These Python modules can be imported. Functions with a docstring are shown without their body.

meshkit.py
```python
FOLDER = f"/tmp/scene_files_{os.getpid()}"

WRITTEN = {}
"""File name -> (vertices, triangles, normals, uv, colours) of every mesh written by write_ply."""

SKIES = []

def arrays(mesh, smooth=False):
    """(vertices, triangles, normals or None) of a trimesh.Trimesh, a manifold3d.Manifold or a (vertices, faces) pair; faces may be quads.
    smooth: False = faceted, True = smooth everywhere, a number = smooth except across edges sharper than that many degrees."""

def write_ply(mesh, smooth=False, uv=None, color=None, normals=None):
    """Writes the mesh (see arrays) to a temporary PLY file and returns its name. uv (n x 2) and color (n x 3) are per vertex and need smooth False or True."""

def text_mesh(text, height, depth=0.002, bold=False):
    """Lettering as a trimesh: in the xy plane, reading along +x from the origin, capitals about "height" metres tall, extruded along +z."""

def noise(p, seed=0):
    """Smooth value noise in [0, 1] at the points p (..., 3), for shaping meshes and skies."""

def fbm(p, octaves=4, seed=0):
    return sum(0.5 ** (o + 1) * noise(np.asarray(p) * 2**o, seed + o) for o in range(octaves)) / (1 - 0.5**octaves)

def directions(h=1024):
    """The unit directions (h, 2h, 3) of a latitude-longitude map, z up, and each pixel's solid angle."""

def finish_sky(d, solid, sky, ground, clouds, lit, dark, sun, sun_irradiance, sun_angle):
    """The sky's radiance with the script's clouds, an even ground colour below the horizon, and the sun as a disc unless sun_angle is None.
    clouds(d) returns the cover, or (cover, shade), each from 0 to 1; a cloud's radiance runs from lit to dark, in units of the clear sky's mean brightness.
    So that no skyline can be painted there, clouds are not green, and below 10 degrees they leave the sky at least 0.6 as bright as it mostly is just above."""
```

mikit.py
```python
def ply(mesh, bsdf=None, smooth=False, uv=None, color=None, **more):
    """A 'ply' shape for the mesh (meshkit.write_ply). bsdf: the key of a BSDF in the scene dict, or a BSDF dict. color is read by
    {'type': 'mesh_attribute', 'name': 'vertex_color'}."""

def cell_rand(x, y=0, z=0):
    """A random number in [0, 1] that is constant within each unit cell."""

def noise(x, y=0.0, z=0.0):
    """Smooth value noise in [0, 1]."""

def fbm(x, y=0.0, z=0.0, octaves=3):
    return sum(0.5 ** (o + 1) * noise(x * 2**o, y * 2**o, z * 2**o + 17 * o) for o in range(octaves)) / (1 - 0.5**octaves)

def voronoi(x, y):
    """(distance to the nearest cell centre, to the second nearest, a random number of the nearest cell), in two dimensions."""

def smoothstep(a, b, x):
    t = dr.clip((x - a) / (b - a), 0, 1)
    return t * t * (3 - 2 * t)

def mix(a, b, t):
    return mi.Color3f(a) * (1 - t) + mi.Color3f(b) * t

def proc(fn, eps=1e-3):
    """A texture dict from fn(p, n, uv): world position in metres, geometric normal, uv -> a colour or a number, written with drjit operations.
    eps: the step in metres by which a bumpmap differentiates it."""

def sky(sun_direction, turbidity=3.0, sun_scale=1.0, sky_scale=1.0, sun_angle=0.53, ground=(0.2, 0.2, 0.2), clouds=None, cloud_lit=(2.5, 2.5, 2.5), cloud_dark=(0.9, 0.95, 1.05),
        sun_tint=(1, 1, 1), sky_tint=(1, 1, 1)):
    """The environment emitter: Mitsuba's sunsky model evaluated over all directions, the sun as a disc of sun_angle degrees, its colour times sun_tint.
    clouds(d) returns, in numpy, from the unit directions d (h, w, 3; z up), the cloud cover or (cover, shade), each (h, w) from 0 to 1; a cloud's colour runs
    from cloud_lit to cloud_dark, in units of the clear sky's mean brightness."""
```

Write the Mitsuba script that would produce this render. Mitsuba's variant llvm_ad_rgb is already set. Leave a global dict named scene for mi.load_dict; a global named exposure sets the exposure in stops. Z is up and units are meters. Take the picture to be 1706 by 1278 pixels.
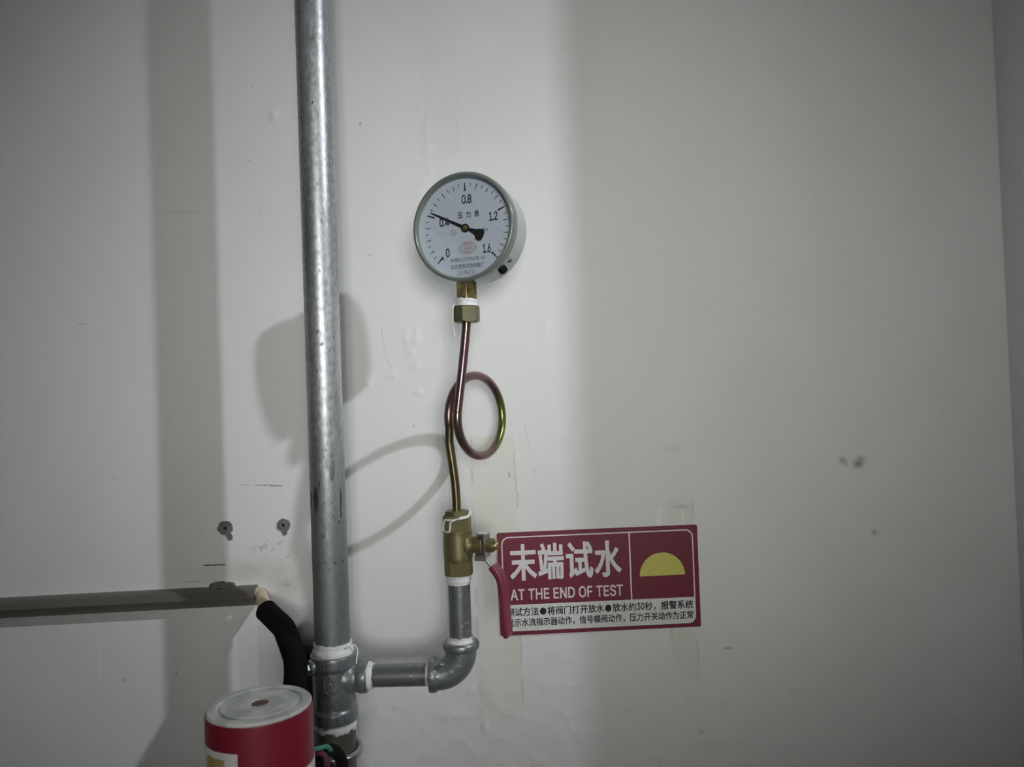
import math, json
import numpy as np
import trimesh
import manifold3d as m3
from shapely.geometry import Polygon, Point, LineString, box as sbox
from shapely import affinity
from shapely.ops import unary_union
import drjit as dr
import mitsuba as mi
import mikit, meshkit
from mikit import noise, fbm, smoothstep, mix, proc

T = mi.ScalarTransform4f
scene, labels = {}, {}
rng = np.random.default_rng(7)

# ------------------------------------------------------------------ camera, lamps, exposure
def camera_axes(yaw, pitch, roll):
    y, p, r = np.radians([yaw, pitch, roll])
    f = np.array([np.sin(y) * np.cos(p), np.cos(y) * np.cos(p), np.sin(p)])
    r0 = np.cross(f, [0, 0, 1]); r0 /= np.linalg.norm(r0)
    return f, np.cross(r0, f) * np.cos(r) + r0 * np.sin(r)

CAM = np.array([0.0, -0.85, 1.4])
look, upv = camera_axes(2.0, 1.0, 2.1)
scene['camera'] = {'type': 'thinlens', 'fov': math.degrees(2 * math.atan(853 / 1281.0)), 'fov_axis': 'x', 'near_clip': 0.01, 'far_clip': 50.0,
                   'aperture_radius': 0.0016, 'focus_distance': 0.78,
                   'to_world': T().look_at(origin=CAM.tolist(), target=(CAM + look).tolist(), up=upv.tolist())}
exposure = 0.0
# two unseen lamps, each a disc of spots: at the upper right, and behind the camera
KEY = dict(at=(1.85, -1.30, 2.76), to=(-0.10, 0.0, 1.41), radius=0.028, beam=1.5, cutoff=14.0, watts=10.4, rgb=(0.95, 1.0, 1.05))  # out of view; casts the long shadows, beam narrowed to dim the edges
FILL = dict(at=(0.20, -2.20, 1.50), to=(0.045, 0.0, 1.50), radius=0.25, beam=1.0, cutoff=19.3, watts=9.0, rgb=(0.985, 1.0, 0.965))  # out of view; beam fades outwards so corners darken like lens vignetting
def leds(name, at, to, radius, beam, cutoff, watts, rgb):
    d = np.subtract(to, at); d /= np.linalg.norm(d)
    x = np.cross(d, [0, 0, 1]); x /= np.linalg.norm(x); y = np.cross(d, x)
    spots = [(0, 0)] + [(radius * 0.5 * math.cos(t), radius * 0.5 * math.sin(t)) for t in np.arange(6) * math.pi / 3] + [(radius * math.cos(t), radius * math.sin(t)) for t in (np.arange(12) + .5) * math.pi / 6]
    for i, (u, v) in enumerate(spots):
        o = np.array(at) + x * u + y * v
        scene[f'{name}_led_{i:03d}'] = {'type': 'spot', 'to_world': T().look_at(origin=o.tolist(), target=(o + d).tolist(), up=[0, 0, 1]), 'beam_width': beam, 'cutoff_angle': cutoff,
                                        'intensity': {'type': 'rgb', 'value': [watts / len(spots) * c for c in rgb]}}
leds('key', **KEY)
leds('fill', **FILL)
ROOM = dict(x0=-1.9, x1=2.5, y0=-2.5, z1=2.86)

# ------------------------------------------------------------------ helpers
def put(key, mesh, bsdf, smooth=35, label=None, cat=None, group=None, kind=None, **kw):
    k, n = key, 0
    while k in scene:
        n += 1
        k = f'{key}_{n:03d}'
    scene[k] = mikit.ply(mesh, bsdf, smooth=smooth, **kw)
    tag(k, label, cat, group, kind)
    return k

def tag(k, label=None, cat=None, group=None, kind=None):
    d = {a: b for a, b in (('label', label), ('category', cat), ('group', group), ('kind', kind)) if b}
    if d:
        labels[k] = {**labels.get(k, {}), **d}

def tm(man):
    m = man.to_mesh()
    return trimesh.Trimesh(np.array(m.vert_properties[:, :3], float), np.array(m.tri_verts), process=False)

def man(mesh):
    return m3.Manifold(m3.Mesh(np.asarray(mesh.vertices, np.float32), np.asarray(mesh.faces, np.uint32)))

def join(*ms):
    return trimesh.util.concatenate(ms)

def move(mesh, M=None, loc=(0, 0, 0)):
    m = mesh.copy()
    if M is not None:
        A = np.eye(4); A[:3, :3] = M
        m.apply_transform(A)
    m.apply_translation(loc)
    return m

def basis(z, xhint=(1, 0, 0)):
    """Columns x, y, z of a right-handed frame whose third axis is z."""
    z = np.asarray(z, float) / np.linalg.norm(z)
    x = np.asarray(xhint, float)
    x = x - z * (x @ z)
    if np.linalg.norm(x) < 1e-6:
        x = np.array([0, 1.0, 0]) - z * z[1]
    x /= np.linalg.norm(x)
    return np.stack([x, np.cross(z, x), z], 1)

def lathe(profile, n=64):
    """Closed surface of revolution about z; profile of (r, z) from bottom to top, starting and ending at r = 0 (or a closed ring profile)."""
    p = np.array(profile, float)
    a = np.linspace(0, 2 * np.pi, n, endpoint=False)
    k = len(p)
    v = np.stack([np.outer(np.cos(a), p[:, 0]), np.outer(np.sin(a), p[:, 0]), np.tile(p[:, 1], (n, 1))], -1).reshape(-1, 3)
    f = []
    for i in range(n):
        j = (i + 1) % n
        for q in range(k - 1):
            A, B, Cc, D = i * k + q, j * k + q, j * k + q + 1, i * k + q + 1
            if p[q, 0] > 1e-9:
                f.append([A, B, Cc] if p[q + 1, 0] > 1e-9 else [A, B, Cc])
            if p[q + 1, 0] > 1e-9:
                f.append([A, Cc, D])
    m = trimesh.Trimesh(v, f, process=False)
    m.merge_vertices(digits_vertex=9)
    m.update_faces(m.nondegenerate_faces())
    m.remove_unreferenced_vertices()
    return m

def ring(profile, n=64):
    """Revolution of a closed profile (counter-clockwise in r, z) that stays off the axis."""
    p = list(profile) + [profile[0]]
    return lathe(p, n)

def along(mesh, a, b, xhint=(1, 0, 0)):
    """Places a mesh built along z (from z = 0) so that z runs from a towards b."""
    return move(mesh, basis(np.subtract(b, a), xhint), a)

def spline(pts, n):
    """Catmull-Rom through the points, n samples, by arc length."""
    p = np.array(pts, float)
    q = np.vstack([2 * p[0] - p[1], p, 2 * p[-1] - p[-2]])
    out = []
    for i in range(1, len(q) - 2):
        t = np.linspace(0, 1, 24, endpoint=False)[:, None]
        out.append(0.5 * (2 * q[i] + (q[i + 1] - q[i - 1]) * t + (2 * q[i - 1] - 5 * q[i] + 4 * q[i + 1] - q[i + 2]) * t**2 + (3 * q[i] - q[i - 1] - 3 * q[i + 1] + q[i + 2]) * t**3))
    out = np.vstack(out + [p[-1:]])
    s = np.r_[0, np.cumsum(np.linalg.norm(np.diff(out, axis=0), axis=1))]
    u = np.linspace(0, s[-1], n)
    return np.stack([np.interp(u, s, out[:, k]) for k in range(3)], 1)

def sweep(path, r, n=20, section=None, up=(0, 1, 0)):
    """Capped tube along the path. r: radius or one per point. section: (m, 2) outline in units of r instead of a circle."""
    p = np.array(path, float)
    r = np.broadcast_to(r, len(p))
    t = np.gradient(p, axis=0); t /= np.linalg.norm(t, axis=1, keepdims=True)
    if section is None:
        a = np.linspace(0, 2 * np.pi, n, endpoint=False)
        section = np.stack([np.cos(a), np.sin(a)], 1)
    section = np.asarray(section, float); m = len(section)
    x = np.asarray(up if abs(np.dot(t[0], up)) < .95 else (0, 0, 1), float); x = x - t[0] * (x @ t[0]); x /= np.linalg.norm(x)
    v = []
    for i in range(len(p)):
        x = x - t[i] * (x @ t[i]); x /= np.linalg.norm(x)
        y = np.cross(t[i], x)
        v.append(p[i] + r[i] * (section[:, :1] * x + section[:, 1:] * y))
    v = np.vstack(v + [p[:1], p[-1:]])
    f = []
    for i in range(len(p) - 1):
        for j in range(m):
            k = (j + 1) % m
            f += [[i * m + j, i * m + k, (i + 1) * m + k], [i * m + j, (i + 1) * m + k, (i + 1) * m + j]]
    e = (len(p) - 1) * m
    for j in range(m):
        k = (j + 1) % m
        f += [[len(v) - 2, k, j], [len(v) - 1, e + j, e + k]]
    return trimesh.Trimesh(v, f, process=False)

def cylinder(r, h, ch=0.0006, n=64):
    return lathe([(0, 0), (r - ch, 0), (r, ch), (r, h - ch), (r - ch, h), (0, h)], n)

def hexagon(af, h, ch=0.0012, sides=6, turn=0.0):
    """Hex (or other) prism along z with chamfered corners; af: distance across flats."""
    R = af / 2 / math.cos(math.pi / sides)
    cs = m3.CrossSection([[(R * math.cos(turn + 2 * math.pi * k / sides), R * math.sin(turn + 2 * math.pi * k / sides)) for k in range(sides)]])
    body = m3.Manifold.extrude(cs, h)
    cone = man(lathe([(0, 0), (af / 2, 0), (R + 0.0001, ch), (R + 0.0001, h - ch), (af / 2, h), (0, h)], 72))
    return tm(body ^ cone)

def rbox(sx, sy, sz, r=0.001, n=8):
    """Box centred at the origin with rounded edges."""
    s = m3.Manifold.sphere(r, n)
    pts = [s.translate((x * (sx / 2 - r), y * (sy / 2 - r), z * (sz / 2 - r))) for x in (-1, 1) for y in (-1, 1) for z in (-1, 1)]
    return tm(m3.Manifold.batch_hull(pts))

def extrude(shape, depth):
    out = []
    for g in getattr(shape, 'geoms', [shape]):
        if g.geom_type == 'Polygon' and g.area > 1e-9:
            out.append(trimesh.creation.extrude_polygon(g, depth, engine='earcut'))
    return join(*out)

def wobble(mesh, amp, scale, seed=0):
    n = mesh.vertex_normals
    d = meshkit.fbm(mesh.vertices / scale, 3, seed) - 0.5
    m = mesh.copy(); m.vertices = mesh.vertices + n * (d * 2 * amp)[:, None]
    return m

def glyph_shape(ch, font):
    adv, *polys = GLYPHS[font][ch]
    g = unary_union([Polygon(np.reshape(p[0], (-1, 2)), [np.reshape(h, (-1, 2)) for h in p[1:]]).buffer(0) for p in polys])
    return adv, g

def write(text, font, x0, x1, z0, em, bold=0.0, widths=None):
    """Outline of a line of text from x0 to x1 on the base line z0; em: height of the em square. bold: grows the strokes, in em."""
    adv, out = 0, []
    for ch in text:
        if ch in ' ':
            adv += 55; continue
        if ch == '●':
            out.append(affinity.translate(Point(100, 70).buffer(76, 24), adv, 0)); adv += 200; continue
        w, g = glyph_shape(ch, font if ch in GLYPHS[font] else 'H')
        if ch not in GLYPHS[font]:
            g = affinity.scale(g, 1.0, 1.06, origin=(0, 0)); g = affinity.scale(g, 100 / w, 1, origin=(0, 0)); w = 100
        if ch == '.': g, w = affinity.translate(g, -w * .22, 0), w * .58
        out.append(affinity.translate(g, adv, 0)); adv += w
    g = unary_union(out)
    if bold:
        g = g.buffer(bold * 200, join_style=2)
    return affinity.affine_transform(g, [(x1 - x0) / adv, 0, 0, em / 200, x0, z0])

def on_wall(shape, y, depth=0.0002):
    """Extrudes an outline in (x, z) from y towards the room (-y)."""
    m = extrude(shape, depth)
    v = m.vertices
    return trimesh.Trimesh(np.stack([v[:, 0], y - v[:, 2], v[:, 1]], 1), m.faces, process=False)

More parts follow.
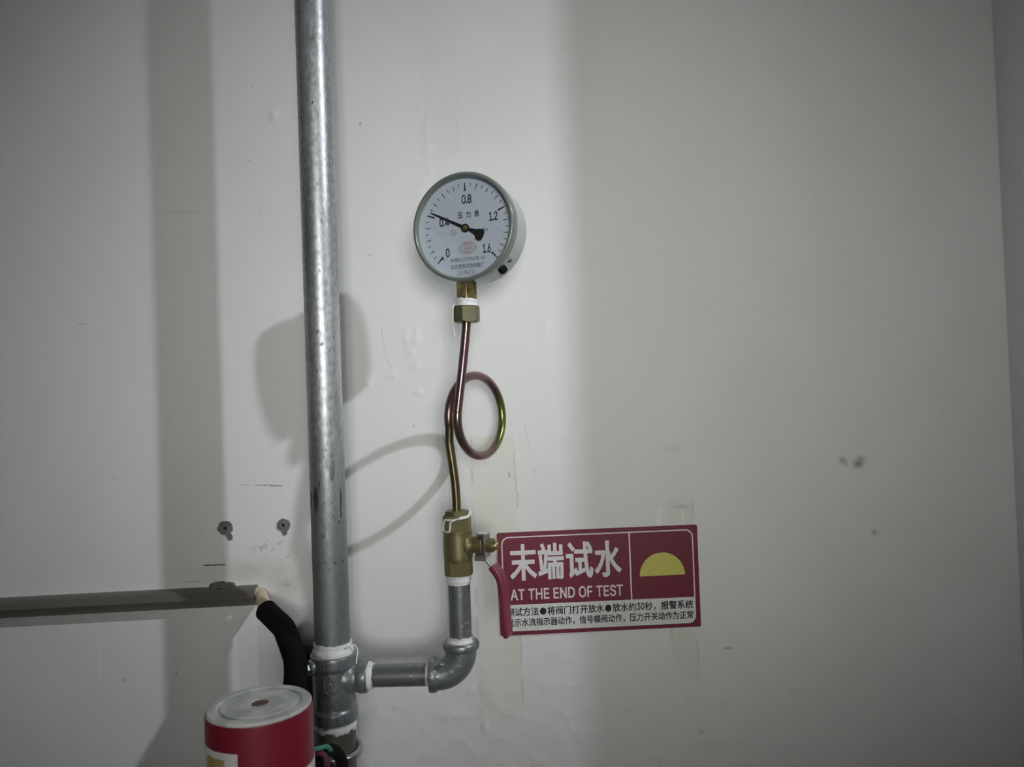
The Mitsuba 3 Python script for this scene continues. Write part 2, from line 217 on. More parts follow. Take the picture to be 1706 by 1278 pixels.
GLYPHS = json.loads(r'''{"G":{"压":[200,[[6,-8,16,16,22,53,23,159,191,159,191,145,38,144,37,76,31,19,20,-16]],[[38,-8,38,6,106,7,106,75,52,76,52,90,106,90,106,133,121,133,122,90,180,90,180,76,121,75,121,7,191,6,191,-8]],[[138,53,148,61,177,30,164,23]]],"力":[200,[[11,-6,38,14,61,42,75,73,81,106,80,109,16,109,16,124,82,124,82,168,98,168,98,124,181,124,173,22,168,0,160,-11,145,-16,114,-15,109,1,144,-1,151,4,159,34,165,109,97,108,94,82,87,57,69,23,45,-2,25,-16,22,-17]]],"表":[200,[[8,35,47,54,77,76,13,77,13,90,92,91,92,108,31,108,31,120,92,120,92,137,21,137,21,150,92,150,92,168,107,168,108,150,180,150,180,137,107,137,108,120,172,120,172,108,108,108,107,91,187,90,187,77,114,76,124,56,134,42,169,69,181,61,144,32,167,14,193,4,184,-9,160,0,139,15,118,38,98,76,67,49,67,7,116,20,118,9,116,6,50,-16,44,-2,52,8,51,39,19,24]]],"京":[200,[[13,143,94,143,84,165,98,170,113,143,187,143,187,128,13,128]],[[138,32,150,41,187,-2,173,-10]],[[38,112,164,112,164,53,109,53,109,-5,104,-12,90,-16,63,-16,59,-2,91,-2,93,1,93,52,38,53],[52,67,148,66,148,99,53,99]],[[11,0,32,20,47,41,62,35,47,15,22,-10]]],"制":[200,[[140,0,168,0,171,4,171,166,185,166,185,-4,180,-12,174,-14,145,-16]],[[135,149,149,149,149,38,135,38]],[[9,112,20,134,28,163,42,161,38,139,57,139,58,167,72,167,72,139,113,139,112,125,72,124,72,105,121,104,121,91,72,90,73,70,114,70,114,12,109,2,98,-1,84,0,80,12,94,12,100,14,100,55,72,56,72,-16,58,-16,58,56,33,56,32,0,18,0,18,70,57,70,58,90,9,91,9,105,18,106],[23,106,57,105,58,125,32,125]]],"号":[200,[[13,74,13,88,187,88,187,74,70,74,64,52,163,52,159,20,152,-1,145,-11,134,-16,96,-16,94,-15,89,-1,132,-1,141,17,145,38,41,38,53,74]],[[37,160,163,160,163,106,37,106],[53,147,53,120,147,120,146,147]]],"北":[200,[[113,164,129,164,129,99,157,117,177,134,189,121,162,101,129,81,129,9,132,4,173,4,179,17,180,45,195,38,191,2,186,-6,180,-10,130,-12,120,-9,116,-3,113,5]],[[7,24,64,46,64,102,13,102,13,117,64,117,64,164,80,165,80,-15,64,-14,64,30,15,9]]],"普":[200,[[10,79,10,91,73,92,72,131,22,131,22,144,59,144,47,163,59,169,74,148,71,144,124,144,139,169,152,164,142,144,180,144,180,131,127,131,127,92,190,91,190,79],[87,92,112,92,111,131,87,131]],[[139,98,155,129,169,125,151,94]],[[38,66,163,66,163,-16,148,-16,148,-9,53,-9,52,-16,38,-16],[53,23,53,2,148,4,148,23],[53,55,53,34,148,35,147,55]],[[31,124,44,128,53,114,59,98,46,94]]],"特":[200,[[78,93,78,107,128,107,128,132,89,132,89,146,128,146,128,168,143,168,144,146,182,146,182,132,143,131,143,107,191,107,191,93,167,92,167,69,191,69,191,55,167,54,167,-4,162,-12,148,-16,127,-16,123,-2,152,0,153,54,81,55,81,69,152,69,153,92]],[[91,41,103,48,117,34,127,16,116,9,105,26]],[[8,86,16,116,20,152,32,150,30,127,42,127,42,168,57,168,57,127,76,127,76,113,57,112,57,69,77,73,77,65,77,59,57,52,57,-16,42,-16,42,47,13,38,9,52,9,54,42,63,42,112,28,112,20,78]]],"仪":[200,[[55,-5,89,13,116,34,101,59,89,86,73,151,87,153,102,95,113,69,127,48,140,67,153,97,167,156,183,154,166,88,153,60,136,35,159,14,193,-4,181,-16,149,1,125,22,95,-1,66,-16,63,-16]],[[109,158,120,163,122,162,138,135,143,123,130,117]],[[4,88,33,125,52,166,67,163,47,119,47,-16,32,-16,32,93,12,73]]],"成":[200,[[7,-8,19,19,24,44,26,134,109,134,109,168,124,168,126,134,167,135,158,144,134,158,145,167,179,145,172,135,190,134,190,120,126,119,130,80,137,51,152,75,163,103,178,100,162,60,143,31,153,11,167,0,172,1,176,8,179,37,191,30,187,-1,179,-13,165,-16,152,-11,143,-2,131,17,112,-1,91,-16,80,-4,104,13,125,34,116,70,110,120,42,119,42,93,92,93,91,45,88,22,84,16,77,13,50,13,46,27,70,27,74,29,78,78,42,79,38,32,29,-2,20,-18]]],"套":[200,[[8,93,40,112,65,134,13,135,13,148,77,148,88,168,105,166,97,148,187,148,187,135,136,134,165,110,193,97,184,85,150,105,148,102,66,101,67,90,149,90,149,79,67,79,67,66,149,66,149,55,67,55,66,42,188,41,188,29,140,28,176,-9,164,-16,151,-4,66,-8,33,-12,28,2,43,11,61,28,13,29,13,41,51,42,52,101,17,83],[57,5,66,4,139,8,127,21,138,28,83,29],[86,135,68,114,136,115,116,135]]],"厂":[200,[[9,-8,19,16,27,47,29,74,29,154,187,154,187,138,45,138,45,70,37,20,30,-2,22,-16]]],"测":[200,[[147,-3,171,-3,173,-1,173,166,186,166,185,-7,178,-14,151,-16]],[[146,150,158,150,158,30,146,30]],[[98,17,107,23,134,-9,124,-15]],[[63,30,63,156,130,156,130,31,118,31,118,144,75,145,74,30]],[[52,-8,76,11,84,26,89,48,89,130,101,130,101,48,95,22,86,5,71,-9,59,-16]],[[16,155,27,166,58,145,48,133]],[[12,-5,38,58,40,58,51,49,28,-9,23,-13]],[[8,101,17,112,49,91,40,80]]],"试":[200,[[70,127,135,127,134,167,149,167,150,127,191,127,191,113,151,112,157,44,163,20,168,8,173,4,177,7,181,34,193,27,190,5,185,-8,180,-14,170,-16,163,-12,150,9,141,52,136,112,70,113]],[[155,159,166,166,187,138,177,130]],[[72,12,97,20,97,68,76,69,76,83,129,83,129,69,110,68,110,24,134,29,136,16,78,-2,76,-2]],[[10,91,10,105,52,105,52,19,73,32,78,20,37,-11,29,2,37,15,37,90]],[[24,155,35,164,63,135,52,126]]],"方":[200,[[10,-6,36,14,54,40,64,74,68,110,67,119,13,119,14,134,100,134,88,164,102,170,116,142,116,139,108,136,108,134,187,133,187,119,84,118,83,87,167,87,161,17,156,0,149,-10,135,-15,100,-14,95,1,133,-1,140,4,148,32,150,72,80,72,70,38,54,9,39,-5,21,-17]]],"法":[200,[[68,69,68,83,119,83,119,119,77,120,77,134,119,134,120,168,134,168,135,134,179,134,179,120,135,119,134,83,187,83,187,69,131,69,97,10,157,16,141,41,153,48,176,16,188,-9,175,-16,165,4,77,-9,72,5,80,12,90,27,112,68]],[[20,155,27,166,29,166,52,155,66,145,56,133]],[[16,-2,30,18,54,61,64,50,28,-14]],[[9,102,17,112,41,100,54,91,45,79]]],"将":[200,[[70,56,70,70,150,70,151,95,166,95,166,70,190,70,190,56,166,56,166,-5,160,-13,152,-16,125,-16,120,-4,148,-2,151,0,150,56]],[[70,126,104,146,125,168,141,164,133,152,177,153,186,148,173,125,148,102,117,86,80,74,72,87,95,92,118,102,102,123,113,128,132,109,147,120,164,139,117,140,81,116]],[[84,43,97,50,112,34,123,15,110,7,101,24]],[[8,38,46,74,46,105,35,98,9,134,20,141,46,112,46,168,61,168,61,-16,46,-16,46,53,16,27]]],"阀":[200,[[71,159,182,159,182,-5,177,-12,166,-16,149,-16,145,-3,165,-2,168,3,168,143,71,145]],[[77,14,111,37,102,78,79,76,77,89,100,92,98,125,111,125,114,94,156,98,156,85,116,80,116,77,123,49,142,75,155,71,145,53,128,34,132,25,141,18,148,20,152,32,159,25,159,16,155,9,148,5,130,9,117,24,87,4]],[[119,120,128,127,147,107,137,101]],[[37,70,55,96,68,127,80,124,70,96,70,-1,56,-1,56,69,44,58]],[[21,158,33,166,56,139,45,130]],[[18,123,33,123,33,-16,18,-16]]],"门":[200,[[72,146,72,160,182,160,182,-4,177,-12,164,-16,134,-16,129,-2,164,-2,167,1,167,146]],[[26,160,37,168,66,132,53,123]],[[19,127,34,127,34,-16,19,-16]]],"打":[200,[[84,136,84,151,192,151,192,136,156,135,156,-2,154,-8,148,-12,108,-15,102,0,137,1,141,4,141,135]],[[8,62,40,71,40,113,9,113,9,127,40,128,40,168,55,168,55,128,82,127,82,113,55,113,55,76,83,83,84,68,55,59,55,-2,50,-11,42,-14,20,-15,15,-1,37,-1,40,2,40,54,13,47]]],"开":[200,[[10,70,10,84,59,84,58,140,18,141,18,155,184,155,184,141,145,140,145,84,190,84,190,70,145,69,145,-16,130,-16,129,69,74,70,68,40,59,20,48,3,23,-17,11,-5,27,6,43,24,54,48,57,68],[73,85,129,84,129,140,74,140]]],"放":[200,[[5,-7,19,12,26,28,32,60,32,121,9,122,9,136,51,136,41,165,55,169,62,153,65,142,53,138,53,136,98,136,98,122,47,121,47,95,88,95,89,80,98,91,109,117,122,168,137,166,130,131,192,130,192,116,177,116,170,77,152,37,171,12,194,-2,184,-16,165,-4,143,21,123,1,96,-16,87,-5,113,13,134,36,115,90,101,67,88,77,86,12,84,-2,78,-11,70,-14,47,-14,44,-2,44,0,65,-1,69,5,73,30,73,80,47,80,45,42,35,11,17,-16],[126,116,132,80,144,53,155,82,162,116]]],"水":[200,[[63,0,90,0,92,2,92,168,109,168,109,119,124,88,143,105,163,130,177,121,133,74,164,39,195,18,184,5,166,16,138,43,109,85,109,0,106,-9,93,-16,69,-16]],[[8,15,31,35,44,53,55,74,63,101,14,102,14,116,73,117,81,114,71,74,50,34,36,16,21,4]]],"约":[200,[[82,96,99,126,113,168,127,166,118,131,184,131,180,21,176,0,169,-11,154,-16,127,-15,122,-1,154,-2,162,7,167,47,169,117,112,117,95,88]],[[100,82,110,91,137,65,149,48,138,39,123,59]],[[8,10,54,18,84,24,84,10,15,-4,10,-4]],[[7,99,16,107,25,119,48,166,63,162,50,134,30,102,55,103,69,126,81,117,62,89,36,57,82,63,83,50,13,37,9,51,22,60,45,89,12,85]]],"秒":[200,[[155,130,157,134,169,136,182,109,191,82,177,77,168,106]],[[73,-4,107,8,136,25,154,43,167,70,181,66,166,35,138,8,116,-5,83,-16,80,-16]],[[127,168,141,168,141,44,127,44]],[[84,73,93,102,98,134,112,132,106,98,96,67]],[[6,33,26,65,40,96,9,98,9,112,42,113,42,141,15,138,11,149,75,165,84,153,57,145,57,112,85,112,85,98,58,98,57,94,83,59,74,48,60,72,57,73,57,-16,42,-16,42,68,14,20]]],"报":[200,[[84,161,179,161,175,116,172,110,162,105,124,106,121,118,158,118,162,130,163,147,100,147,99,94,177,93,185,90,175,55,157,23,171,9,192,-3,183,-16,167,-8,146,10,130,-5,112,-16,100,-6,99,-16,84,-16],[120,77,134,50,147,35,159,56,167,78],[99,-5,105,-4,118,5,136,22,120,47,105,79,99,78]],[[6,62,37,71,37,112,9,113,9,127,37,128,38,168,53,168,53,128,76,127,76,113,53,112,53,76,76,80,77,66,53,59,53,-2,47,-13,34,-16,13,-16,9,-2,34,-2,37,0,37,53,10,47]]],"警":[200,[[7,114,20,127,30,144,34,144,34,149,11,149,11,159,34,159,34,168,48,168,48,159,69,159,70,168,83,168,83,159,105,159,105,149,83,149,83,142,70,142,69,149,48,149,48,142,42,142,41,136,97,136,95,100,91,87,102,89,110,75,186,75,186,65,14,65,14,75,92,75,93,77,88,85,66,84,64,91,35,91,34,86,23,86,23,111,15,107],[31,122,70,120,70,94,80,96,83,126,34,127],[34,101,58,100,59,111,35,112]],[[98,125,118,147,127,169,139,166,135,152,190,152,190,141,176,140,168,123,157,109,175,99,191,94,191,91,184,82,181,82,163,89,145,100,129,90,113,84,105,95,121,100,136,110,121,130,109,117],[131,141,147,117,154,125,162,140]],[[37,21,164,21,164,-16,149,-16,148,-11,52,-11,52,-16,37,-16],[52,-1,148,-2,149,11,52,12]],[[38,38,162,38,162,30,38,30]],[[38,56,162,56,162,48,38,48]]],"系":[200,[[127,37,140,45,172,20,187,4,174,-5]],[[21,62,57,77,85,94,37,91,33,104,54,117,78,141,25,138,22,151,104,157,157,166,161,166,170,155,153,150,102,144,62,107,108,109,140,132,151,123,149,120,113,95,66,68,147,72,133,88,145,95,169,71,185,51,173,43,159,61,110,57,109,-2,105,-10,90,-14,70,-14,64,0,90,0,94,2,93,56,26,48]],[[14,5,36,21,57,45,72,39,47,11,30,-3,25,-3]]],"统":[200,[[140,70,155,70,155,3,157,1,176,3,179,28,191,23,190,1,183,-11,151,-12,142,-8,140,-2]],[[77,84,85,87,94,95,116,124,81,126,81,139,129,139,120,166,134,168,145,145,139,139,190,139,190,126,136,126,108,89,160,92,148,111,160,116,190,73,179,66,177,66,169,80,82,70]],[[64,-5,84,8,93,19,100,41,102,69,116,70,112,28,102,5,90,-7,74,-16]],[[7,100,15,107,25,122,46,168,62,162,48,132,29,103,52,104,65,127,78,119,58,85,38,60,73,65,73,52,13,36,9,51,26,66,42,89,12,84]],[[9,10,69,28,73,29,74,27,76,16,13,-5]]],"显":[200,[[8,-7,8,7,70,7,70,73,84,73,86,7,114,7,114,73,129,73,129,7,192,7,192,-7]],[[137,26,164,66,177,60,148,20]],[[34,158,166,158,166,80,34,80],[48,94,151,93,152,113,49,114],[48,127,151,126,152,145,49,146]],[[25,58,37,63,52,39,59,23,46,20]]],"示":[200,[[12,90,12,105,188,105,188,90,109,90,108,-5,99,-14,84,-16,63,-16,57,-1,90,-1,92,1,92,89]],[[137,63,149,70,153,67,177,31,187,8,171,2,156,35]],[[30,153,170,153,170,138,30,138]],[[7,11,32,40,46,70,62,66,49,38,27,8,20,2]]],"流":[200,[[151,72,165,72,166,0,178,-1,180,1,182,25,193,20,191,-2,185,-12,162,-13,152,-7]],[[63,129,63,142,119,142,112,165,126,168,136,142,189,142,189,129,121,129,97,97,156,101,143,118,155,125,177,99,189,81,177,74,168,88,163,88,70,80,66,95,78,99,102,128]],[[116,-8,116,72,129,72,129,-8]],[[53,-7,67,7,76,22,80,39,80,72,94,72,92,28,84,5,65,-16]],[[13,-3,33,27,52,61,62,50,37,5,26,-14]],[[17,155,27,166,48,152,60,141,50,130]],[[9,101,16,111,41,98,51,92,52,88,44,77]]],"指":[200,[[88,167,103,167,104,138,139,146,166,156,178,146,153,136,104,125,103,107,106,103,169,102,175,108,178,127,191,122,185,95,178,90,171,88,108,88,95,91,88,103]],[[88,71,182,71,182,-16,168,-16,167,-7,103,-7,102,-16,88,-16],[102,6,167,6,168,26,103,27],[102,40,167,39,168,58,103,59]],[[6,62,37,70,37,113,9,113,9,127,36,128,37,168,52,168,52,128,75,127,75,113,52,113,52,75,77,81,78,67,52,59,52,-3,46,-13,34,-16,17,-16,13,-2,33,-3,37,0,37,53,10,48]]],"器":[200,[[6,38,36,53,57,69,10,70,10,84,72,84,85,104,26,105,26,159,87,159,88,107,102,104,92,84,146,84,123,96,129,105,111,105,111,159,175,159,175,105,135,104,159,91,157,84,190,84,190,70,137,70,147,61,168,50,194,41,185,29,175,31,175,-16,160,-16,159,-11,126,-11,125,-16,111,-16,111,45,145,46,116,70,79,70,52,47,87,45,87,-16,73,-16,72,-11,41,-11,40,-16,26,-16,26,31,14,28],[124,119,160,118,160,146,125,146],[125,3,160,3,160,32,125,32],[40,146,39,118,73,118,73,146],[40,3,72,3,72,32,40,32]]],"动":[200,[[92,-5,109,17,118,37,125,64,129,96,128,108,102,108,102,122,129,122,130,165,145,165,145,122,189,122,186,39,180,1,175,-9,166,-13,134,-13,130,2,157,0,165,4,171,38,174,106,145,108,138,54,127,16,115,-4,104,-16]],[[11,90,11,104,98,104,98,90,54,90,34,30,80,38,70,70,82,73,102,16,89,13,84,25,18,9,13,23,18,27,25,43,38,89]],[[18,152,95,152,95,138,18,138]]],"作":[200,[[61,88,86,122,105,166,120,162,110,134,192,134,192,120,130,119,131,92,188,91,187,77,131,77,131,47,191,47,191,33,131,33,130,-16,115,-16,115,120,101,120,87,95,73,78]],[[7,87,36,124,56,166,71,163,51,119,51,-16,36,-16,36,93,16,73]]],"信":[200,[[62,123,62,135,122,135,109,162,120,168,125,163,136,143,124,135,189,135,189,123]],[[73,48,176,48,176,-16,163,-16,162,-9,88,-9,87,-16,73,-16],[87,5,162,4,162,35,87,36]],[[77,77,173,77,173,65,77,65]],[[77,94,77,106,173,106,173,94]],[[6,87,34,128,51,167,63,164,60,150,48,123,48,-17,34,-17,34,95,16,73]]],"蝶":[200,[[8,10,37,19,37,56,26,57,25,46,14,46,14,132,37,132,38,168,48,168,49,132,74,132,74,141,87,142,88,162,101,162,101,142,121,142,121,166,134,166,135,142,158,141,159,166,173,166,173,142,191,141,191,129,173,128,173,98,121,98,121,128,102,129,101,84,187,83,187,70,139,69,140,53,191,53,191,40,148,39,168,18,194,2,184,-9,162,5,140,29,139,-16,125,-16,124,28,101,2,81,-12,70,-1,72,2,69,2,66,14,13,-3,10,-3],[134,110,158,109,158,129,135,129],[49,56,49,23,62,26,58,42,68,45,81,6,96,17,116,39,78,40,78,53,125,54,124,70,88,70,87,129,73,128,73,57],[48,70,62,70,61,119,48,119],[25,70,38,70,38,119,25,119]]],"关":[200,[[10,-4,43,10,61,22,80,40,88,58,13,59,13,74,92,75,92,110,26,110,26,125,64,126,45,160,58,166,63,159,78,134,69,125,119,125,142,167,158,162,138,126,177,125,177,110,110,110,109,75,187,74,187,59,114,58,125,40,143,23,169,7,191,-1,182,-15,166,-10,134,9,118,25,103,46,88,23,57,-1,22,-16]]],"为":[200,[[11,-3,33,14,58,43,70,67,80,102,79,105,16,105,16,120,81,120,82,168,98,167,97,120,180,120,173,13,170,-2,161,-12,150,-15,117,-14,112,2,146,0,155,7,161,43,163,105,96,105,84,59,63,23,45,3,24,-13]],[[100,74,112,80,132,55,140,41,127,34]],[[33,157,45,162,67,133,53,127]]],"正":[200,[[10,-7,10,7,37,8,38,102,53,102,53,7,97,8,97,138,18,138,18,153,184,153,184,138,113,138,114,85,176,85,176,70,114,70,113,8,190,7,190,-8]]],"常":[200,[[17,137,48,137,34,160,47,166,64,143,56,137,93,137,94,168,109,168,109,137,142,137,136,143,154,166,168,160,150,137,184,137,184,94,170,94,169,123,32,123,31,94,17,94]],[[30,50,94,51,94,67,48,67,48,109,154,109,154,67,111,67,110,51,172,50,171,-1,163,-7,132,-9,127,5,156,6,157,36,111,37,110,-16,95,-16,94,36,46,37,45,-8,30,-8],[63,98,63,79,138,80,138,98]]],"，":[200,[[27,-11,40,-4,48,5,52,13,51,18,42,19,36,23,34,30,36,41,44,46,58,45,66,31,66,15,60,0,48,-13,33,-22,30,-21]]],"末":[200,[[8,7,49,34,81,67,81,70,23,70,23,84,92,85,92,119,13,120,13,134,92,134,92,168,108,168,108,134,188,134,188,120,108,119,108,84,178,84,178,70,119,69,128,57,151,35,193,9,182,-5,145,20,109,57,108,-16,92,-16,91,57,63,27,32,2,18,-5]]],"端":[200,[[75,82,75,95,191,95,191,82,141,82,136,66,137,64,187,64,185,-12,179,-16,163,-17,159,-7,173,-4,173,51,155,50,155,-14,143,-14,143,50,124,51,124,-15,113,-15,112,50,96,51,95,-16,81,-16,81,64,120,64,123,81]],[[84,158,98,158,98,124,125,123,126,168,140,168,140,124,169,123,170,158,184,158,184,110,84,110]],[[9,19,46,27,58,109,71,106,58,31,77,34,79,20,16,4,12,4]],[[10,130,43,131,30,160,30,162,43,166,56,139,55,136,44,131,77,130,77,116,10,116]],[[16,105,28,107,35,63,37,34,25,33]]]},"H":{"0":[130,[[14,61,14,84,18,108,26,126,38,140,54,147,71,148,79,146,90,141,102,130,109,116,113,104,116,91,116,65,114,45,110,30,102,16,92,5,82,0,72,-2,54,-2,39,5,27,16,21,28,16,44],[32,60,34,45,38,33,42,26,50,18,61,14,70,14,79,17,87,25,93,36,97,50,98,63,98,83,94,108,90,117,82,126,72,131,62,132,52,129,43,121,38,110,34,97,32,86]]],"1":[130,[[22,0,22,16,61,17,61,128,57,127,26,103,25,123,56,146,79,146,79,16,112,16,112,0]]],"2":[130,[[19,105,23,124,30,134,40,142,49,146,57,148,73,148,80,146,94,139,102,131,106,123,109,111,108,95,102,83,87,63,45,17,112,16,112,0,19,0,19,14,81,82,89,95,91,103,91,111,88,120,80,128,68,132,60,132,53,130,44,125,38,116,37,105]]],"3":[130,[[13,37,31,37,34,28,41,20,52,15,67,14,77,16,83,20,91,29,94,37,94,45,91,53,82,64,69,70,45,70,45,86,78,123,82,129,20,130,20,146,106,146,106,131,65,84,70,82,81,81,94,76,101,70,107,62,112,51,112,35,109,22,104,15,95,6,81,0,70,-2,49,-2,37,2,23,12,15,23]]],"4":[130,[[12,45,70,146,88,146,32,47,80,46,80,91,98,91,99,47,118,46,118,30,99,29,98,0,80,0,80,30,12,30]]],"5":[130,[[17,37,35,37,36,31,42,21,52,16,59,14,67,14,75,16,86,25,92,37,93,51,88,64,81,72,74,76,65,79,49,77,37,71,20,73,27,145,104,145,104,129,44,129,39,94,40,88,55,95,76,95,89,89,102,77,109,61,111,41,108,27,100,14,91,6,80,0,69,-2,55,-2,48,-1,35,5,26,13,20,23]]],"6":[130,[[19,39,19,52,23,70,33,87,70,142,73,146,92,146,53,87,55,86,63,89,82,87,91,84,103,73,110,59,112,40,109,26,102,15,94,6,80,-1,72,-2,59,-2,51,-1,37,6,28,15,21,28],[37,38,40,29,48,19,58,14,73,14,83,20,89,26,94,40,93,53,88,64,79,72,69,75,57,74,49,70,42,63,37,51]]],"7":[130,[[18,130,18,146,112,146,112,128,48,0,28,0,28,2,92,129]]],"8":[130,[[15,33,16,48,21,61,28,69,41,76,28,85,21,99,20,114,23,123,27,131,35,139,41,143,58,148,72,148,80,146,95,138,104,129,107,123,109,112,109,105,106,93,103,88,96,80,88,76,98,71,105,65,114,48,115,33,112,24,108,16,98,6,84,0,73,-2,52,-2,41,2,30,8,19,20],[33,35,36,26,46,17,55,14,69,13,79,16,90,22,95,32,96,43,92,54,84,62,73,66,61,67,49,64,39,56,34,47],[38,102,42,93,50,86,61,83,69,83,82,88,86,92,91,101,91,112,87,121,79,129,68,132,57,131,46,126,42,121,38,113]]],"9":[130,[[19,108,22,120,29,132,40,141,58,148,73,148,89,142,102,130,109,119,111,110,112,95,107,77,95,55,58,0,38,0,38,2,77,58,67,56,56,56,44,59,35,64,27,73,22,81,19,94],[37,95,41,84,49,75,61,70,73,71,82,75,88,82,91,87,94,96,92,113,87,122,80,128,69,132,58,131,49,127,41,118,37,107]]],".":[54,[[14,9,14,15,16,19,18,22,24,25,30,25,34,23,39,19,41,15,41,9,39,5,37,2,30,-2,24,-2,20,0,17,2]]],"A":[138,[[5,1,57,145,79,146,133,0,113,1,98,41,39,41,25,1],[45,57,92,57,69,128,67,127,61,105]]],"T":[129,[[9,130,9,146,120,146,120,130,73,129,73,0,55,0,55,129]]],"H":[148,[[17,146,36,146,36,83,111,83,112,146,130,146,130,0,112,0,111,66,36,66,36,0,17,0]]],"E":[120,[[17,146,106,146,106,130,36,129,36,82,102,82,102,66,36,65,36,17,107,16,107,0,17,0]]],"N":[151,[[17,0,17,146,39,146,41,145,101,50,114,27,114,146,133,146,133,0,110,0,55,88,35,121,34,116,36,96,36,0]]],"D":[144,[[17,146,73,146,89,143,106,134,116,126,122,117,127,105,131,90,131,57,127,39,121,28,117,23,105,11,95,5,78,1,17,0],[36,17,69,16,85,20,98,28,105,36,109,44,114,63,114,83,112,95,103,113,96,120,86,126,70,130,36,129]]],"O":[152,[[12,63,12,82,13,94,20,114,27,125,38,135,43,139,57,145,69,148,84,148,100,144,109,139,120,131,127,122,134,111,137,100,141,82,141,63,139,52,134,34,126,21,119,13,105,4,95,0,84,-2,63,-2,52,2,38,10,27,20,19,34,13,52],[30,63,33,48,38,37,45,28,50,23,61,17,71,15,81,15,92,17,102,23,108,28,115,37,119,48,123,63,123,83,118,102,108,118,100,124,92,128,81,130,71,130,61,128,46,118,34,102,30,83]]],"F":[118,[[17,146,105,146,105,130,36,129,36,80,98,80,98,63,36,63,36,0,17,0]]],"S":[128,[[12,38,30,38,33,29,39,21,48,16,59,14,70,14,82,17,89,21,95,27,99,37,99,44,95,52,82,60,43,72,29,80,21,88,18,93,16,102,16,113,18,122,25,133,34,141,49,147,59,148,79,148,87,145,102,137,112,123,115,109,97,109,94,120,86,127,75,131,59,132,43,126,37,120,34,113,34,104,37,97,43,92,58,85,89,77,103,69,111,61,116,52,117,36,115,26,109,16,99,6,85,0,73,-2,56,-2,46,-1,32,5,23,12,14,25]]],"M":[180,[[17,146,44,146,79,56,88,26,90,24,91,25,100,53,136,146,162,146,162,0,145,0,144,120,142,119,131,85,98,0,81,0,46,89,37,118,35,119,34,0,17,0]]],"P":[127,[[17,146,75,146,93,141,102,135,110,126,115,115,116,106,116,93,112,78,106,68,95,59,84,55,75,53,36,53,36,0,17,0],[36,70,72,70,81,72,87,75,94,82,98,95,97,109,93,118,85,126,77,129,36,129]]],"a":[112,[[9,26,9,37,10,43,13,48,21,55,35,61,74,66,77,68,79,71,79,79,76,87,71,91,65,95,52,95,43,93,37,90,29,80,13,84,12,86,14,91,23,102,33,107,43,110,63,111,80,106,91,97,95,90,97,80,97,0,80,0,79,14,72,6,59,-1,52,-2,40,-2,32,-1,22,4,16,9,10,19],[27,27,29,21,38,15,52,13,64,17,74,25,77,30,79,35,79,53,47,48,33,44,27,37]]],"-":[130,[[33,70,97,70,97,54,33,54]]]}}''')
# ------------------------------------------------------------------ materials
def rgb(r, g, b): return {'type': 'rgb', 'value': [r, g, b]}
def princ(color, rough=0.5, metal=0.0, spec=0.5, coat=0.0, **k):
    c = color if isinstance(color, dict) else rgb(*color)
    d = {'type': 'principled', 'base_color': c, 'roughness': rough, 'metallic': metal, 'specular': spec}
    if coat: d['clearcoat'] = coat
    return {**d, **k}
def mat(name, d):
    scene['mat_' + name] = {'type': 'twosided', 'bsdf': d}
    return 'mat_' + name

def seg(p, ax, az, bx, bz):
    """Distance in the wall's plane from p to a segment, and how far along (0..1)."""
    dx, dz = bx - ax, bz - az
    t = dr.clip(((p.x - ax) * dx + (p.z - az) * dz) / (dx * dx + dz * dz), 0, 1)
    return dr.sqrt(dr.square(p.x - ax - t * dx) + dr.square(p.z - az - t * dz)), t

def spot_at(p, x, z, rx, rz):
    return dr.exp(-(dr.square((p.x - x) / rx) + dr.square((p.z - z) / rz)))

